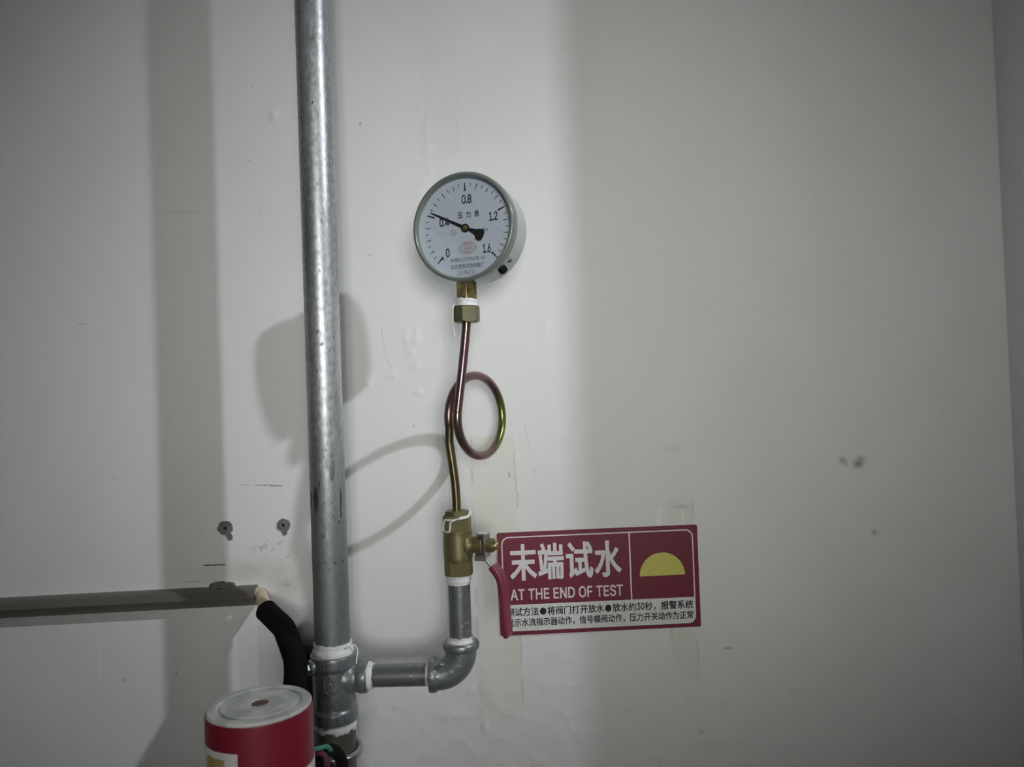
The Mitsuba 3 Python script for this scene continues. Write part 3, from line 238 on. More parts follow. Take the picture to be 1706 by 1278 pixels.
def wall_color(p, n, uv):
    big = fbm(p.x * 5, p.z * 5, 3.0, octaves=3)
    fine = noise(p.x * 900, p.z * 900, 1.0)
    c = mix((0.735, 0.725, 0.715), (0.775, 0.77, 0.76), smoothstep(0.3, 0.7, big)) * (0.985 + 0.03 * fine)
    rag = (fbm(p.x * 60, p.z * 60, 9.0) - 0.5)
    # the two plastered-over chases: warmer, with darker edges
    for xa, xb, za, zb, amt in ((-0.018, 0.030, 1.03, 1.36, 0.85), (0.196, 0.225, 1.06, 1.285, 0.75), (-0.056, -0.02, 1.62, 1.79, 0.18)):
        e = rag * 0.006
        m = smoothstep(xa - 0.002, xa + 0.002, p.x + e) * (1 - smoothstep(xb - 0.002, xb + 0.002, p.x + e)) * smoothstep(za, za + 0.05, p.z + e * 3) * (1 - smoothstep(zb - 0.006, zb, p.z + e * 2))
        c = mix(c, c * mi.Color3f(0.95, 0.94, 0.86), m * amt * (0.5 + noise(p.x * 45, p.z * 25, 2.0)))
        d = dr.minimum(dr.abs(p.x - xa), dr.abs(p.x - xb + e))
        on = smoothstep(za, za + 0.05, p.z) * (1 - smoothstep(zb - 0.006, zb, p.z))
        c = mix(c, c * 0.82, on * (1 - smoothstep(0.0006, 0.0022, d)) * smoothstep(0.35, 0.75, noise(p.x * 60, p.z * 60, 5.0)) * amt)
    # dirt, brownish, around the end of the trunking
    dirt = spot_at(p, -0.27, 1.221, 0.055, 0.012) * 0.75 + spot_at(p, -0.228, 1.203, 0.018, 0.012) * 0.9 + spot_at(p, -0.215, 1.15, 0.03, 0.05) * 0.15
    c = mix(c, mi.Color3f(0.50, 0.44, 0.36), dr.clip(dirt * (0.25 + 0.8 * fbm(p.x * 90, p.z * 160, 4.0)), 0, 1) * 0.8)
    # small dark marks
    for x, z, rx, rz, a in ((0.3965, 1.3155, 0.0035, 0.004, 0.5), (0.4005, 1.312, 0.002, 0.004, 0.35), (0.4147, 1.3107, 0.0055, 0.0042, 0.75), (0.418, 1.316, 0.005, 0.004, 0.45), (0.4297, 1.2335, 0.0035, 0.0035, 0.45),
                            (0.2587, 1.1126, 0.0032, 0.0012, 0.75), (-0.1277, 1.7082, 0.0013, 0.001, 0.95), (-0.1226, 1.5621, 0.0014, 0.0007, 0.5), (0.023, 1.314, 0.0008, 0.0025, 0.7), (0.48, 1.075, 0.001, 0.001, 0.5),
                            (0.328, 1.06, 0.003, 0.0015, 0.25), (-0.40, 1.11, 0.0016, 0.0016, 0.5), (-0.345, 1.115, 0.0016, 0.0016, 0.45), (0.225, 1.022, 0.003, 0.002, 0.4), (-0.245, 1.752, 0.0008, 0.0008, 0.6),
                            (-0.25, 1.67, 0.0008, 0.0008, 0.6), (-0.24, 1.612, 0.0007, 0.0007, 0.6), (-0.08, 1.372, 0.001, 0.0012, 0.5), (0.205, 1.335, 0.012, 0.004, 0.1), (-0.325, 1.615, 0.02, 0.002, 0.15)):
        c = mix(c, mi.Color3f(0.13, 0.12, 0.11), spot_at(p, x, z, rx, rz) * a)
    # grey-green smear of old glue above the notice's corner, a few white runs
    g = spot_at(p, 0.213, 1.2712, 0.010, 0.0022) + spot_at(p, 0.205, 1.276, 0.004, 0.001) * 0.5
    c = mix(c, mi.Color3f(0.42, 0.42, 0.36), dr.clip(g, 0, 1) * 0.6)
    for ax, az, bx, bz, w, a in ((0.188, 1.27, 0.187, 1.252, 0.003, 0.6), (0.193, 1.268, 0.197, 1.262, 0.002, 0.5), (0.213, 1.268, 0.214, 1.252, 0.0025, 0.5), (-0.4252, 1.150, -0.4276, 1.108, 0.0013, 0.45)):
        d, t = seg(p, ax, az, bx, bz)
        c = mix(c, mi.Color3f(0.86, 0.86, 0.84), (1 - smoothstep(w * 0.5, w, d)) * a)
    # hairline cracks and scratches
    for ax, az, bx, bz, w, a in ((-0.312, 1.2294, -0.2896, 1.229, 0.0009, 1.0), (-0.27, 1.315, -0.219, 1.3118, 0.0008, 0.4), (-0.245, 1.3135, -0.219, 1.3115, 0.001, 0.45), (-0.425, 1.3284, -0.399, 1.3286, 0.0008, 0.4),
                                 (0.0397, 1.3806, 0.0562, 1.2871, 0.0008, 0.13), (-0.1262, 1.502, -0.1136, 1.498, 0.0007, 0.2), (-0.1136, 1.498, -0.1085, 1.45, 0.0007, 0.18), (-0.1085, 1.45, -0.1, 1.43, 0.0008, 0.2),
                                 (-0.335, 1.212, -0.30, 1.2125, 0.0013, 0.25), (-0.44, 1.497, -0.425, 1.496, 0.0009, 0.2), (-0.07, 1.423, -0.045, 1.4245, 0.0008, 0.16)):
        d, t = seg(p, ax, az, bx, bz)
        d = d + rag * (0.0016 if a < .9 else 0.0)
        c = mix(c, mi.Color3f(0.10, 0.10, 0.10), (1 - smoothstep(w * 0.45, w, d)) * (a if a > .9 else a * smoothstep(.3, .6, noise(p.x * 170, p.z * 170, 8.0))))
    # flaked paint near the hole and the hose
    fl = spot_at(p, -0.238, 1.245, 0.02, 0.007) * 0.5 + spot_at(p, -0.2285, 1.2315, 0.006, 0.006) + spot_at(p, -0.2385, 1.2165, 0.005, 0.004) + spot_at(p, -0.224, 1.2075, 0.007, 0.004)
    k = smoothstep(0.60, 0.70, fbm(p.x * 260, p.z * 260, 6.0)) * dr.clip(fl * 1.6, 0, 1)
    return mix(c, mi.Color3f(0.27, 0.25, 0.22), k * 0.7)

mat('wall', princ(proc(wall_color), 0.75, spec=0.25))
mat('plain_wall', princ((0.58, 0.58, 0.56), 0.85, spec=0.2))  # room walls out of view, tone set for the light they bounce back
mat('niche_side', princ((0.84, 0.84, 0.86), 0.8, spec=0.2))
mat('ceiling', princ((0.70, 0.70, 0.69), 0.9, spec=0.2))
mat('floor', princ(proc(lambda p, n, uv: mix((0.22, 0.22, 0.21), (0.30, 0.30, 0.28), fbm(p.x * 6, p.y * 6, 0.0))), 0.7))  # floor out of view, tone set to bounce light upwards

def zinc(p, n, uv):
    streak = fbm(p.x * 130, p.y * 130, p.z * 9, octaves=3)
    spang = fbm(p.x * 420, p.y * 420, p.z * 210, octaves=2)
    c = mix((0.36, 0.375, 0.38), (0.60, 0.615, 0.63), smoothstep(0.3, 0.7, streak * 0.6 + spang * 0.4))
    low = 1 - smoothstep(1.22, 1.42, p.z)                                   # darker towards the tee
    c = mix(c, mi.Color3f(0.22, 0.235, 0.24) * (0.8 + 0.5 * streak), low * 0.85)
    pit = smoothstep(0.70, 0.78, fbm(p.x * 420, p.y * 420, p.z * 160 + 40, octaves=3)) * smoothstep(.42, .62, noise(p.x * 60, p.y * 60, p.z * 45))
    scrape = smoothstep(0.62, 0.70, fbm(p.x * 210, p.y * 210, p.z * 26 + 7, octaves=2)) * spot_z(p, 1.315, 0.03)
    c = mix(c, mi.Color3f(0.05, 0.052, 0.055), dr.clip(pit * 0.9 + scrape * 0.8, 0, 1))
    return c
def spot_z(p, z, w): return dr.exp(-dr.square((p.z - z) / w))
def zinc_rough(p, n, uv):
    return 0.36 + 0.14 * fbm(p.x * 300, p.y * 300, p.z * 120, octaves=2) + 0.16 * (1 - smoothstep(1.20, 1.45, p.z))
mat('zinc', {'type': 'bumpmap', 'scale': 1.0, 'arbitrary': proc(lambda p, n, uv: 0.00013 * fbm(p.x * 420, p.y * 420, p.z * 260, octaves=2), eps=6e-4),
             'bsdf': princ(proc(zinc), proc(zinc_rough), 0.74)})
mat('old_pipe', princ(proc(lambda p, n, uv: mix((0.10, 0.092, 0.075), (0.17, 0.16, 0.14), fbm(p.x * 80, p.y * 80, p.z * 25))), 0.5, 0.45))
mat('nipple', princ(proc(lambda p, n, uv: mix(mix((0.17, 0.18, 0.185), (0.27, 0.28, 0.29), fbm(p.x * 90, p.y * 90, p.z * 40)), (0.6, 0.61, 0.6), smoothstep(0.72, 0.78, fbm(p.x * 230, p.y * 230, p.z * 230 + 3)) * 0.6)), 0.36, 0.55))
mat('cast', {'type': 'bumpmap', 'scale': 1.0, 'arbitrary': proc(lambda p, n, uv: 0.0004 * fbm(p.x * 260, p.y * 260, p.z * 260, octaves=2), eps=8e-4),
             'bsdf': princ(proc(lambda p, n, uv: mix((0.20, 0.215, 0.22), (0.29, 0.305, 0.31), fbm(p.x * 70, p.y * 70, p.z * 70))), 0.36, 0.5)})
mat('tape', princ(proc(lambda p, n, uv: mix((0.70, 0.70, 0.69), (0.86, 0.86, 0.85), fbm(p.x * 180, p.y * 180, p.z * 420))), 0.45))
mat('brass', princ(proc(lambda p, n, uv: mix((0.17, 0.145, 0.070), (0.25, 0.21, 0.10), fbm(p.x * 120, p.y * 120, p.z * 120))), 0.46, 0.55))
mat('bright_brass', princ(proc(lambda p, n, uv: mix((0.25, 0.19, 0.085), (0.46, 0.37, 0.18), smoothstep(.35, .65, fbm(p.x * 190, p.y * 190, p.z * 120)))), 0.34, 0.8))
mat('bronze_nut', princ(proc(lambda p, n, uv: mix((0.14, 0.132, 0.080), (0.13, 0.185, 0.075), smoothstep(0.5, 0.75, fbm(p.x * 110, p.y * 110, p.z * 110)))), 0.36, 0.7))
def chromate(p, n, uv):
    k = fbm(p.x * 38 + 3, p.y * 38, p.z * 38, octaves=2)
    violet, olive, green = mi.Color3f(0.27, 0.17, 0.175), mi.Color3f(0.215, 0.19, 0.095), mi.Color3f(0.25, 0.31, 0.08)
    up = dr.maximum(smoothstep(1.355, 1.41, p.z + (k - 0.5) * 0.06), smoothstep(-.030, -.024, p.x) * smoothstep(1.325, 1.335, p.z) * (0.65 + 0.5 * k))
    c = mix(olive, violet, up)
    right = smoothstep(0.004, 0.014, p.x) * (1 - smoothstep(1.395, 1.41, p.z))
    c = mix(c, green, right * 0.8)
    c = mix(c, olive, smoothstep(1.462, 1.475, p.z))
    return c * (0.85 + 0.3 * noise(p.x * 200, p.y * 200, p.z * 60))
mat('chromate', princ(proc(chromate), 0.24, 0.85))
mat('chrome', princ((0.66, 0.65, 0.66), 0.2, 0.88))
mat('red_grip', princ((0.20, 0.030, 0.055), 0.36, coat=0.2))
mat('gauge_paint', princ(proc(lambda p, n, uv: mix((0.36, 0.39, 0.375), (0.41, 0.44, 0.425), fbm(p.x * 60, p.y * 60, p.z * 60))), 0.3, coat=0.4))
mat('bezel_paint', princ((0.17, 0.19, 0.165), 0.27, coat=0.4))
mat('dial', princ((0.60, 0.66, 0.76), 0.55))
mat('print_black', princ((0.028, 0.033, 0.045), 0.6))
mat('print_grey', princ((0.16, 0.17, 0.21), 0.6))
mat('print_red', princ((0.34, 0.17, 0.18), 0.6))
mat('black', princ((0.012, 0.013, 0.014), 0.45))
mat('rubber', princ((0.007, 0.008, 0.008), 0.85, spec=0.15))
scene['mat_glass'] = {'type': 'thindielectric', 'int_ior': 1.5}
mat('steel', princ((0.45, 0.45, 0.45), 0.28, 0.9))
def sign_red(p, n, uv):
    worn = smoothstep(0.68, 0.74, fbm(p.x * 240, p.z * 240, 2.0)) * smoothstep(0.195, 0.205, p.x) * smoothstep(1.228, 1.234, p.z)
    return mix((0.165, 0.018, 0.040), (0.26, 0.09, 0.11), worn * 0.5)
mat('sign_red', princ(proc(sign_red), 0.45, spec=0.25))
mat('sign_white', princ((0.66, 0.63, 0.64), 0.45))
mat('sign_line', princ((0.68, 0.58, 0.60), 0.45))
mat('sign_grey', princ(proc(lambda p, n, uv: mix((0.62, 0.63, 0.60), (0.70, 0.71, 0.69), fbm(p.x * 90, p.z * 90, 1.0))), 0.4))
mat('sign_yellow', princ(proc(lambda p, n, uv: mix((0.52, 0.47, 0.075), (0.60, 0.55, 0.11), fbm(p.x * 200, p.z * 200, 4.0))), 0.45))
mat('sign_black', princ((0.014, 0.015, 0.016), 0.6, spec=0.25))
mat('trunking', princ(proc(lambda p, n, uv: mix((0.115, 0.105, 0.088), (0.145, 0.133, 0.113), fbm(p.x * 14, p.y * 60, p.z * 60))), 0.42))
mat('mortar', princ(proc(lambda p, n, uv: mix((0.11, 0.107, 0.104), (0.22, 0.213, 0.205), fbm(p.x * 220, p.y * 220, p.z * 220))), 0.9))
mat('plug', princ((0.16, 0.16, 0.165), 0.7))
mat('beige', princ(proc(lambda p, n, uv: mix((0.50, 0.40, 0.27), (0.64, 0.57, 0.45), fbm(p.x * 130, p.y * 130, p.z * 130))), 0.8))
mat('can_red', princ((0.20, 0.012, 0.028), 0.42, coat=0.1))
mat('can_grey', princ(proc(lambda p, n, uv: mix((0.43, 0.45, 0.42), (0.60, 0.61, 0.58), smoothstep(.3, .68, fbm(p.x * 110, p.y * 60, 2.0)))), 0.55))
mat('can_hole', princ((0.14, 0.062, 0.052), 0.7))
mat('label_white', princ((0.62, 0.60, 0.58), 0.5))
mat('label_yellow', princ(proc(lambda p, n, uv: mix((0.28, 0.21, 0.08), (0.42, 0.34, 0.13), fbm(p.x * 150, p.y * 150, p.z * 150))), 0.5))
mat('green_wire', princ((0.05, 0.24, 0.17), 0.45))
mat('pink_wire', princ((0.13, 0.035, 0.065), 0.45))
mat('lamp_base', princ((0.7, 0.7, 0.7), 0.5))
# ------------------------------------------------------------------ the room
X0, X1, Y0, Z1 = ROOM['x0'], ROOM['x1'], ROOM['y0'], ROOM['z1']
JX, JY = 0.593, -0.367                                  # the niche's right side: its face and its front edge

def wall_mesh():
    xs = np.r_[X0, -1.4, -1.0, np.arange(-0.70, JX + 0.03, 0.0022)]
    zs = np.r_[0.0, 0.4, 0.7, np.arange(0.86, 1.97, 0.0022), 2.3, Z1]
    X, Z = np.meshgrid(xs, zs, indexing='ij')
    P = np.stack([X, np.zeros_like(X), Z], -1)
    h = 0.00016 * (meshkit.fbm(P * 160, 2, 1) - 0.5) + 0.0006 * (meshkit.fbm(P * 14, 2, 5) - 0.5)
    low = (0.5 - 0.5 * np.tanh((Z - 1.10) / 0.06)) * (0.5 + 0.5 * np.tanh((0.13 + X) / 0.04))
    h += 0.0009 * low * np.maximum(meshkit.fbm(P * 75, 2, 9) - 0.52, 0) * 4
    for x, z, rx, rz, a in ((-0.222, 1.7191, .004, .006, .7), (-0.061, 1.724, .004, .004, .35), (-0.0555, 1.70, .0025, .012, .35), (-0.0546, 1.6769, .005, .004, .5), (-0.0535, 1.653, .003, .008, .3), (-0.0598, 1.6436, .004, .006, .4), (-0.066, 1.628, .006, .010, .4), (-0.058, 1.60, .004, .006, .45),
                            (-0.0765, 1.4644, .006, .004, .55), (-0.0735, 1.473, .003, .008, .4), (-0.0845, 1.466, .003, .009, .4), (-0.08, 1.452, .003, .004, .5), (0.0701, 1.4794, .004, .006, .4), (0.067, 1.470, .004, .003, .4), (-0.075, 1.437, .005, .004, .5), (-0.073, 1.409, .004, .003, .5), (-0.128, 1.42, .004, .003, .6),
                            (0.08, 1.357, .004, .004, .3), (0.133, 1.085, .004, .004, .35), (-0.10, 1.428, .004, .003, .5), (0.165, 1.338, .005, .008, .3)):
        h += a * 2.2e-3 * np.exp(-((X - x) / rx) ** 2 - ((Z - z) / rz) ** 2) * (0.7 + 0.6 * meshkit.noise(P * 300, 3))
    for xa, xb, za, zb in ((-0.018, 0.030, 1.03, 1.36), (0.196, 0.225, 1.06, 1.285)):
        s = lambda t: 0.5 + 0.5 * np.tanh(t / 0.0024)
        h += 0.0004 * s(X - xa) * s(xb - X) * s(Z - za) * s(zb - Z)
    for x, z in ((-0.2877, 1.2687), (-0.2256, 1.2693)):
        h -= 0.012 * (np.hypot(X - x, Z - z) < 0.0042)
    nx, nz = X.shape
    idx = np.arange(nx * nz).reshape(nx, nz)
    q = np.stack([idx[:-1, :-1], idx[1:, :-1], idx[1:, 1:], idx[:-1, 1:]], -1).reshape(-1, 4)
    return (np.stack([X, -h, Z], -1).reshape(-1, 3), q)

put('wall_back', wall_mesh(), 'mat_wall', smooth=True, kind='structure', label='off-white plaster wall behind the pipes')

def slab(x0, x1, y0, y1, z0, z1):
    return trimesh.creation.box(bounds=[[x0, y0, z0], [x1, y1, z1]])
put('wall_right', slab(JX, X1 + .1, JY, 0.1, 0, Z1), 'mat_niche_side', False, kind='structure', label='side of the niche at the right edge')
put('wall_left', slab(X0 - .1, X0, Y0, 0.1, 0, Z1), 'mat_plain_wall', False, kind='structure')
put('wall_front', slab(X0 - .1, X1 + .1, Y0 - .1, Y0, 0, Z1), 'mat_plain_wall', False, kind='structure')
put('wall_east', slab(X1, X1 + .1, Y0, JY, 0, Z1), 'mat_plain_wall', False, kind='structure')
put('floor', slab(X0 - .1, X1 + .1, Y0 - .1, 0.1, -0.1, 0), 'mat_floor', False, kind='structure')
put('ceiling', slab(X0 - .1, X1 + .1, Y0 - .1, 0.1, Z1, Z1 + .1), 'mat_ceiling', False, kind='structure')

def lamp_housing(name, at, to, radius, label, **_):
    """Open-fronted can around an unseen lamp, on a stem to the ceiling."""
    at, d = np.array(at), np.subtract(to, at); d = d / np.linalg.norm(d)
    r = radius + .012
    can = ring([(0.0005, -.09), (r * .8, -.09), (r, -.06), (r + .002, .004), (r - .002, .004), (r - .003, -.012), (0.0005, -.012)], 48)
    scene[name + '__housing'] = mikit.ply(move(can, basis(d), at), 'mat_lamp_base', smooth=35)
    top = at - d * .06
    scene[name + '__stem'] = mikit.ply(move(cylinder(.006, Z1 - top[2] - .02, .0005, 16), None, top + [0, 0, .02 if top[2] < Z1 - .05 else 0]), 'mat_lamp_base', smooth=35)
    tag(name, label, 'lamp')
lamp_housing('unseen_right_lamp', label='unseen lamp at the upper right that casts the long shadows', **KEY)
lamp_housing('unseen_rear_lamp', label='unseen lamp behind the viewer with a beam that fades towards the corners', **FILL)

# ------------------------------------------------------------------ riser, tee and lower pipe
RX, RD = -0.1555, -0.100
def vcyl(x, y, z0, z1, r, n=72, steps=2):
    zz = np.linspace(z0, z1, steps)
    return lathe([(0, z0), (r, z0)] + [(r, z) for z in zz[1:-1]] + [(r, z1), (0, z1)], n).apply_translation((x, y, 0))

def tape_band(a, b, r0, r1, seed, ragged=0.0007, n=72):
    """PTFE tape wound on a thread, from a to b: two or three turns, uneven."""
    h = float(np.linalg.norm(np.subtract(b, a)))
    prof = [(r0 * 0.93, 0)]
    for k in range(9):
        t = k / 8
        prof.append((r0 + (r1 - r0) * t + 0.00035 * math.sin(t * 9.5 + seed), h * t))
    prof += [(r1 * 0.93, h)]
    m = ring(prof, n)
    v = m.vertices.copy()
    ang = np.arctan2(v[:, 1], v[:, 0])
    d = meshkit.fbm(np.stack([np.cos(ang) * 3, np.sin(ang) * 3, v[:, 2] * 300], 1), 3, seed) - 0.5
    rr = np.hypot(v[:, 0], v[:, 1])
    v[:, :2] *= ((rr + d * 0.0011) / rr)[:, None]
    edge = (v[:, 2] < h * 0.2)
    v[:, 2] += np.where(edge, (meshkit.fbm(np.stack([np.cos(ang) * 4, np.sin(ang) * 4, ang * 0 + seed], 1), 3, seed + 3) - 0.5) * 2 * ragged, 0)
    return along(trimesh.Trimesh(v, m.faces, process=False), a, b)

put('riser_pipe__pipe', vcyl(RX, RD, 1.160, Z1, 0.0168), 'mat_zinc')
put('riser_pipe__thread_tape', tape_band((RX, RD, 1.1712), (RX, RD, 1.1605), 0.0178, 0.0200, 1, 0.001), 'mat_tape', 60, label='white thread tape above the tee')
strand = spline([(RX + .0150, RD - .0140, 1.1690), (RX + .0215, RD - .0085, 1.1695), (RX + .0245, RD - .006, 1.1640), (RX + .0238, RD - .0075, 1.1570), (RX + .0235, RD - .009, 1.1515)], 30)
put('riser_pipe__tape_end', sweep(strand, 0.0007, 8), 'mat_tape', True)
tag('riser_pipe', 'tall galvanized steel riser pipe running up the wall', 'pipe')

# tee: one cast body (barrel, branch, beaded collars) and its raised casting marks
TZ = 1.1370
def tee_body():
    run = man(lathe([(0, 0), (.0205, 0), (.0217, .001), (.0221, .004), (.0221, .0105), (.0214, .0125), (.0203, .0140), (.0201, .0300), (.0201, .0490), (.0204, .0504), (.0214, .0514), (.0221, .0526), (.0223, .0540), (.0223, .0620), (.0217, .0634), (.0205, .0640), (0, .0640)], 96)).translate((RX, RD, 1.0965))
    br = lathe([(0, -.002), (.0175, -.002), (.0175, .0120), (.0166, .0160), (.0152, .0195), (.0146, .0218), (.0147, .0232), (.0156, .0246), (.0160, .0264), (.0160, .0312), (.0152, .0328), (0, .0328)], 80)
    br = man(move(br, basis((1, 0, 0), (0, 1, 0)), (RX, RD, TZ)))
    t = run + br
    t -= m3.Manifold.cylinder(0.004, 0.0178, 0.0178, 64).translate((RX, RD, 1.158))
    boss = man(move(lathe([(0, 0), (.0075, 0), (.0075, .006), (.0065, .0075), (0, .0075)], 32), basis((-0.75, -0.66, 0)), (RX - .0145, RD - .011, 1.1515)))
    t += boss
    t = t.refine_to_length(0.0022)
    return tm(t)
put('pipe_tee__body', tee_body(), 'mat_cast', 40)
tag('pipe_tee', 'grey cast iron pipe tee joining the riser and the side branch', 'pipe fitting')
def on_barrel(outline, r, depth, x, y):
    """Wraps a raised outline (in arc length, height) on a vertical barrel of radius r facing the room."""
    m = extrude(outline.segmentize(0.0012), depth)
    m = m.subdivide_to_size(0.0014)
    v = m.vertices; a = v[:, 0] / r
    rr = r + v[:, 2]
    return trimesh.Trimesh(np.stack([x + rr * np.sin(a), y - rr * np.cos(a), v[:, 1]], 1), m.faces, process=False)
oval = affinity.translate(affinity.scale(Point(0, 0).buffer(1, 24), .0054, .0094), -.0005, TZ - .0005)
rim = oval.difference(oval.buffer(-.0011))
a_, six = glyph_shape('6', 'H')
six = affinity.translate(affinity.scale(six, .0052 / 110, .0105 / 145, origin=(0, 0)), -.0032, TZ - .0057)
put('pipe_tee__casting_mark', on_barrel(unary_union([rim, six]), .0200, .0014, RX, RD), 'mat_cast', 30)
ticks = unary_union([sbox(-.016 + k * .0036, 1.1510, -.016 + k * .0036 + .0012, 1.1510 + (.005 if k % 2 else .0037)) for k in range(9)])
put('pipe_tee__collar_mark', on_barrel(ticks, .0222, .0006, RX, RD), 'mat_cast', 30)
put('pipe_tee__boss_screw', along(hexagon(.0085, .003, .0006), (RX - .0201, RD - .0159, 1.1515), (RX - .0276, RD - .0225, 1.1515)), 'mat_cast', 30)

put('lower_pipe__pipe', vcyl(RX, RD, 0.0, 1.0930, 0.0190), 'mat_old_pipe')
put('lower_pipe__thread_tape', tape_band((RX, RD, 1.0890), (RX, RD, 1.0975), 0.0196, 0.0202, 5, 0.0030), 'mat_tape', 60, label='torn white thread tape below the tee')
tag('lower_pipe', 'dull brownish steel pipe below the tee', 'pipe')

# ring clamp round the lower pipe, with its two legs to the wall
a = np.linspace(-0.5 * math.pi, 0.5 * math.pi, 40)
CR = 0.0222
ring_path = [(RX + CR * math.sin(t), RD - CR * math.cos(t), 1.0700 + 0.0035 * math.cos(t + 2.2)) for t in np.linspace(-math.pi, math.pi, 90)]
put('pipe_clamp__ring', sweep(ring_path, 0.0036, 16), 'mat_steel', True)
put('pipe_clamp__stem', sweep([(RX, RD + CR, 1.0679), (RX, -0.05, 1.0679), (RX, -0.0005, 1.0679)], 0.004, 16), 'mat_steel', 40)
tag('pipe_clamp', 'round steel rod clamp around the pipe below the tee', 'clamp')

# black standoff between riser and wall, at the left of the tee
put('standoff_bracket__block', move(rbox(.0270, .032, .056, .003), None, (RX - .0285, -.0680, 1.1270)), 'mat_rubber', 35)
put('standoff_bracket__pad', move(rbox(.012, .010, .046, .002), None, (RX - .0255, -.0885, 1.1230)), 'mat_pink_wire', 35, label='dark red edge')
tag('standoff_bracket', 'black block fixed to the left of the tee', 'bracket')

# ------------------------------------------------------------------ the branch: nipple, elbow, nipple
BX, BD = -0.0322, -0.105
NZ = TZ - 0.0003
put('branch_nipple__pipe', along(cylinder(.01065, .0765), (-.1230, -.100, NZ), (-.050, -.105, NZ)), 'mat_nipple')
ux = np.array([1, -.068, 0]); ux /= np.linalg.norm(ux)
A = np.array([-.1230, -.100, NZ])
put('branch_nipple__thread_tape', tape_band(A + ux * .0060, A + ux * .0010, .0110, .0137, 2), 'mat_tape', 60)
put('branch_nipple__thread_tape', tape_band(A + ux * .0570, A + ux * .0655, .0110, .0128, 3), 'mat_tape', 60)
tag('branch_nipple', 'short horizontal grey steel pipe between tee and elbow', 'pipe')

def elbow_body():
    c = np.array([BX - .0225, BD, NZ + .0225])
    t = np.linspace(0, math.pi / 2, 26)
    p = np.stack([c[0] + .0225 * np.sin(t), BD + 0 * t, c[2] - .0225 * np.cos(t)], 1)
    p = np.vstack([[c[0] - .006, BD, NZ], p, [BX, BD, c[2] + .006]])
    body = man(sweep(p, .0148, 48))
    rimp = [(0, 0), (.0158, 0), (.0165, .0012), (.0167, .003), (.0167, .0058), (.0160, .0075), (0, .0075)]
    body += man(along(lathe(rimp, 64), (c[0] - .0015, BD, NZ), (c[0] - .02, BD, NZ)))
    rim2 = [(0, 0), (.0158, 0), (.0172, .0012), (.0176, .003), (.0174, .0060), (.0160, .0078), (0, .0078)]
    body += man(along(lathe(rim2, 64), (BX, BD, c[2] + .0005), (BX, BD, c[2] + .02)))
    body += man(move(rbox(.0055, .003, .0055, .001), basis((0, -1, .0)), (c[0] + .0045, BD - .0150, c[2] - .008)))
    return tm(body.refine_to_length(0.0022))
put('pipe_elbow__body', elbow_body(), 'mat_cast', 40)
mk = unary_union([write('12', 'H', -.004, .004, -.0035, .012)])
put('pipe_elbow__casting_mark', move(extrude(affinity.rotate(mk, 90, origin=(0, 0)), .0007), np.array([[1, 0, 0], [0, 0, -1], [0, 1, 0]], float), (BX - .0275, BD - .0166, NZ - .001)), 'mat_cast', 30)
tag('pipe_elbow', 'grey cast iron elbow turning the branch upwards', 'pipe fitting')

put('vertical_nipple__pipe', vcyl(BX, BD, 1.160, 1.2330, .01065), 'mat_nipple')
put('vertical_nipple__thread_tape', tape_band((BX, BD, 1.1725), (BX, BD, 1.1655), .0116, .0135, 8, .001), 'mat_tape', 60)
put('vertical_nipple__thread_tape', tape_band((BX, BD, 1.2225), (BX, BD, 1.2312), .0112, .0128, 4), 'mat_tape', 60)
tag('vertical_nipple', 'short vertical grey steel pipe between elbow and brass valve', 'pipe')

# ------------------------------------------------------------------ brass ball valve
VX = BX + .0004
def valve_body():
    b = man(move(hexagon(.0255, .0175, .001, 8, .2), None, (VX, BD, 1.2310)))
    b += man(lathe([(0, 0), (.0130, 0), (.0140, .003), (.0141, .016), (.0139, .027), (.0143, .0282), (.0143, .0298), (.0128, .0310), (0, .0310)], 64)).translate((VX, BD, 1.2440))
    b += man(move(hexagon(.0255, .0165, .001, 8, .2), None, (VX, BD, 1.2735 - .0015)))
    ax = np.array([math.cos(.36), -math.sin(.36), 0])
    neck = lathe([(0, 0), (.0105, 0), (.0105, .006), (.0086, .0085), (.0078, .0115), (.0078, .0135), (.0092, .0142), (.0092, .0205), (.0085, .0212), (0, .0212)], 48)
    b += man(along(neck, np.array([VX, BD, 1.2600]) + ax * .006, np.array([VX, BD, 1.2600]) + ax))
    return tm(b.refine_to_length(.003)), ax
vb, AX = valve_body()
put('ball_valve__body', vb, 'mat_brass', 30)
mk = affinity.rotate(write('DN15', 'H', 0, .017, 0, .0085), -90, origin=(0, 0))
mk = affinity.translate(mk, -.0062, 1.2665)
put('ball_valve__raised_mark', on_barrel(mk, .01405, .0009, VX, BD), 'mat_brass', 30)
S = np.array([VX, BD, 1.2600])
put('ball_valve__stem', along(cylinder(.0042, .015), S + AX * .022, S + AX), 'mat_steel')
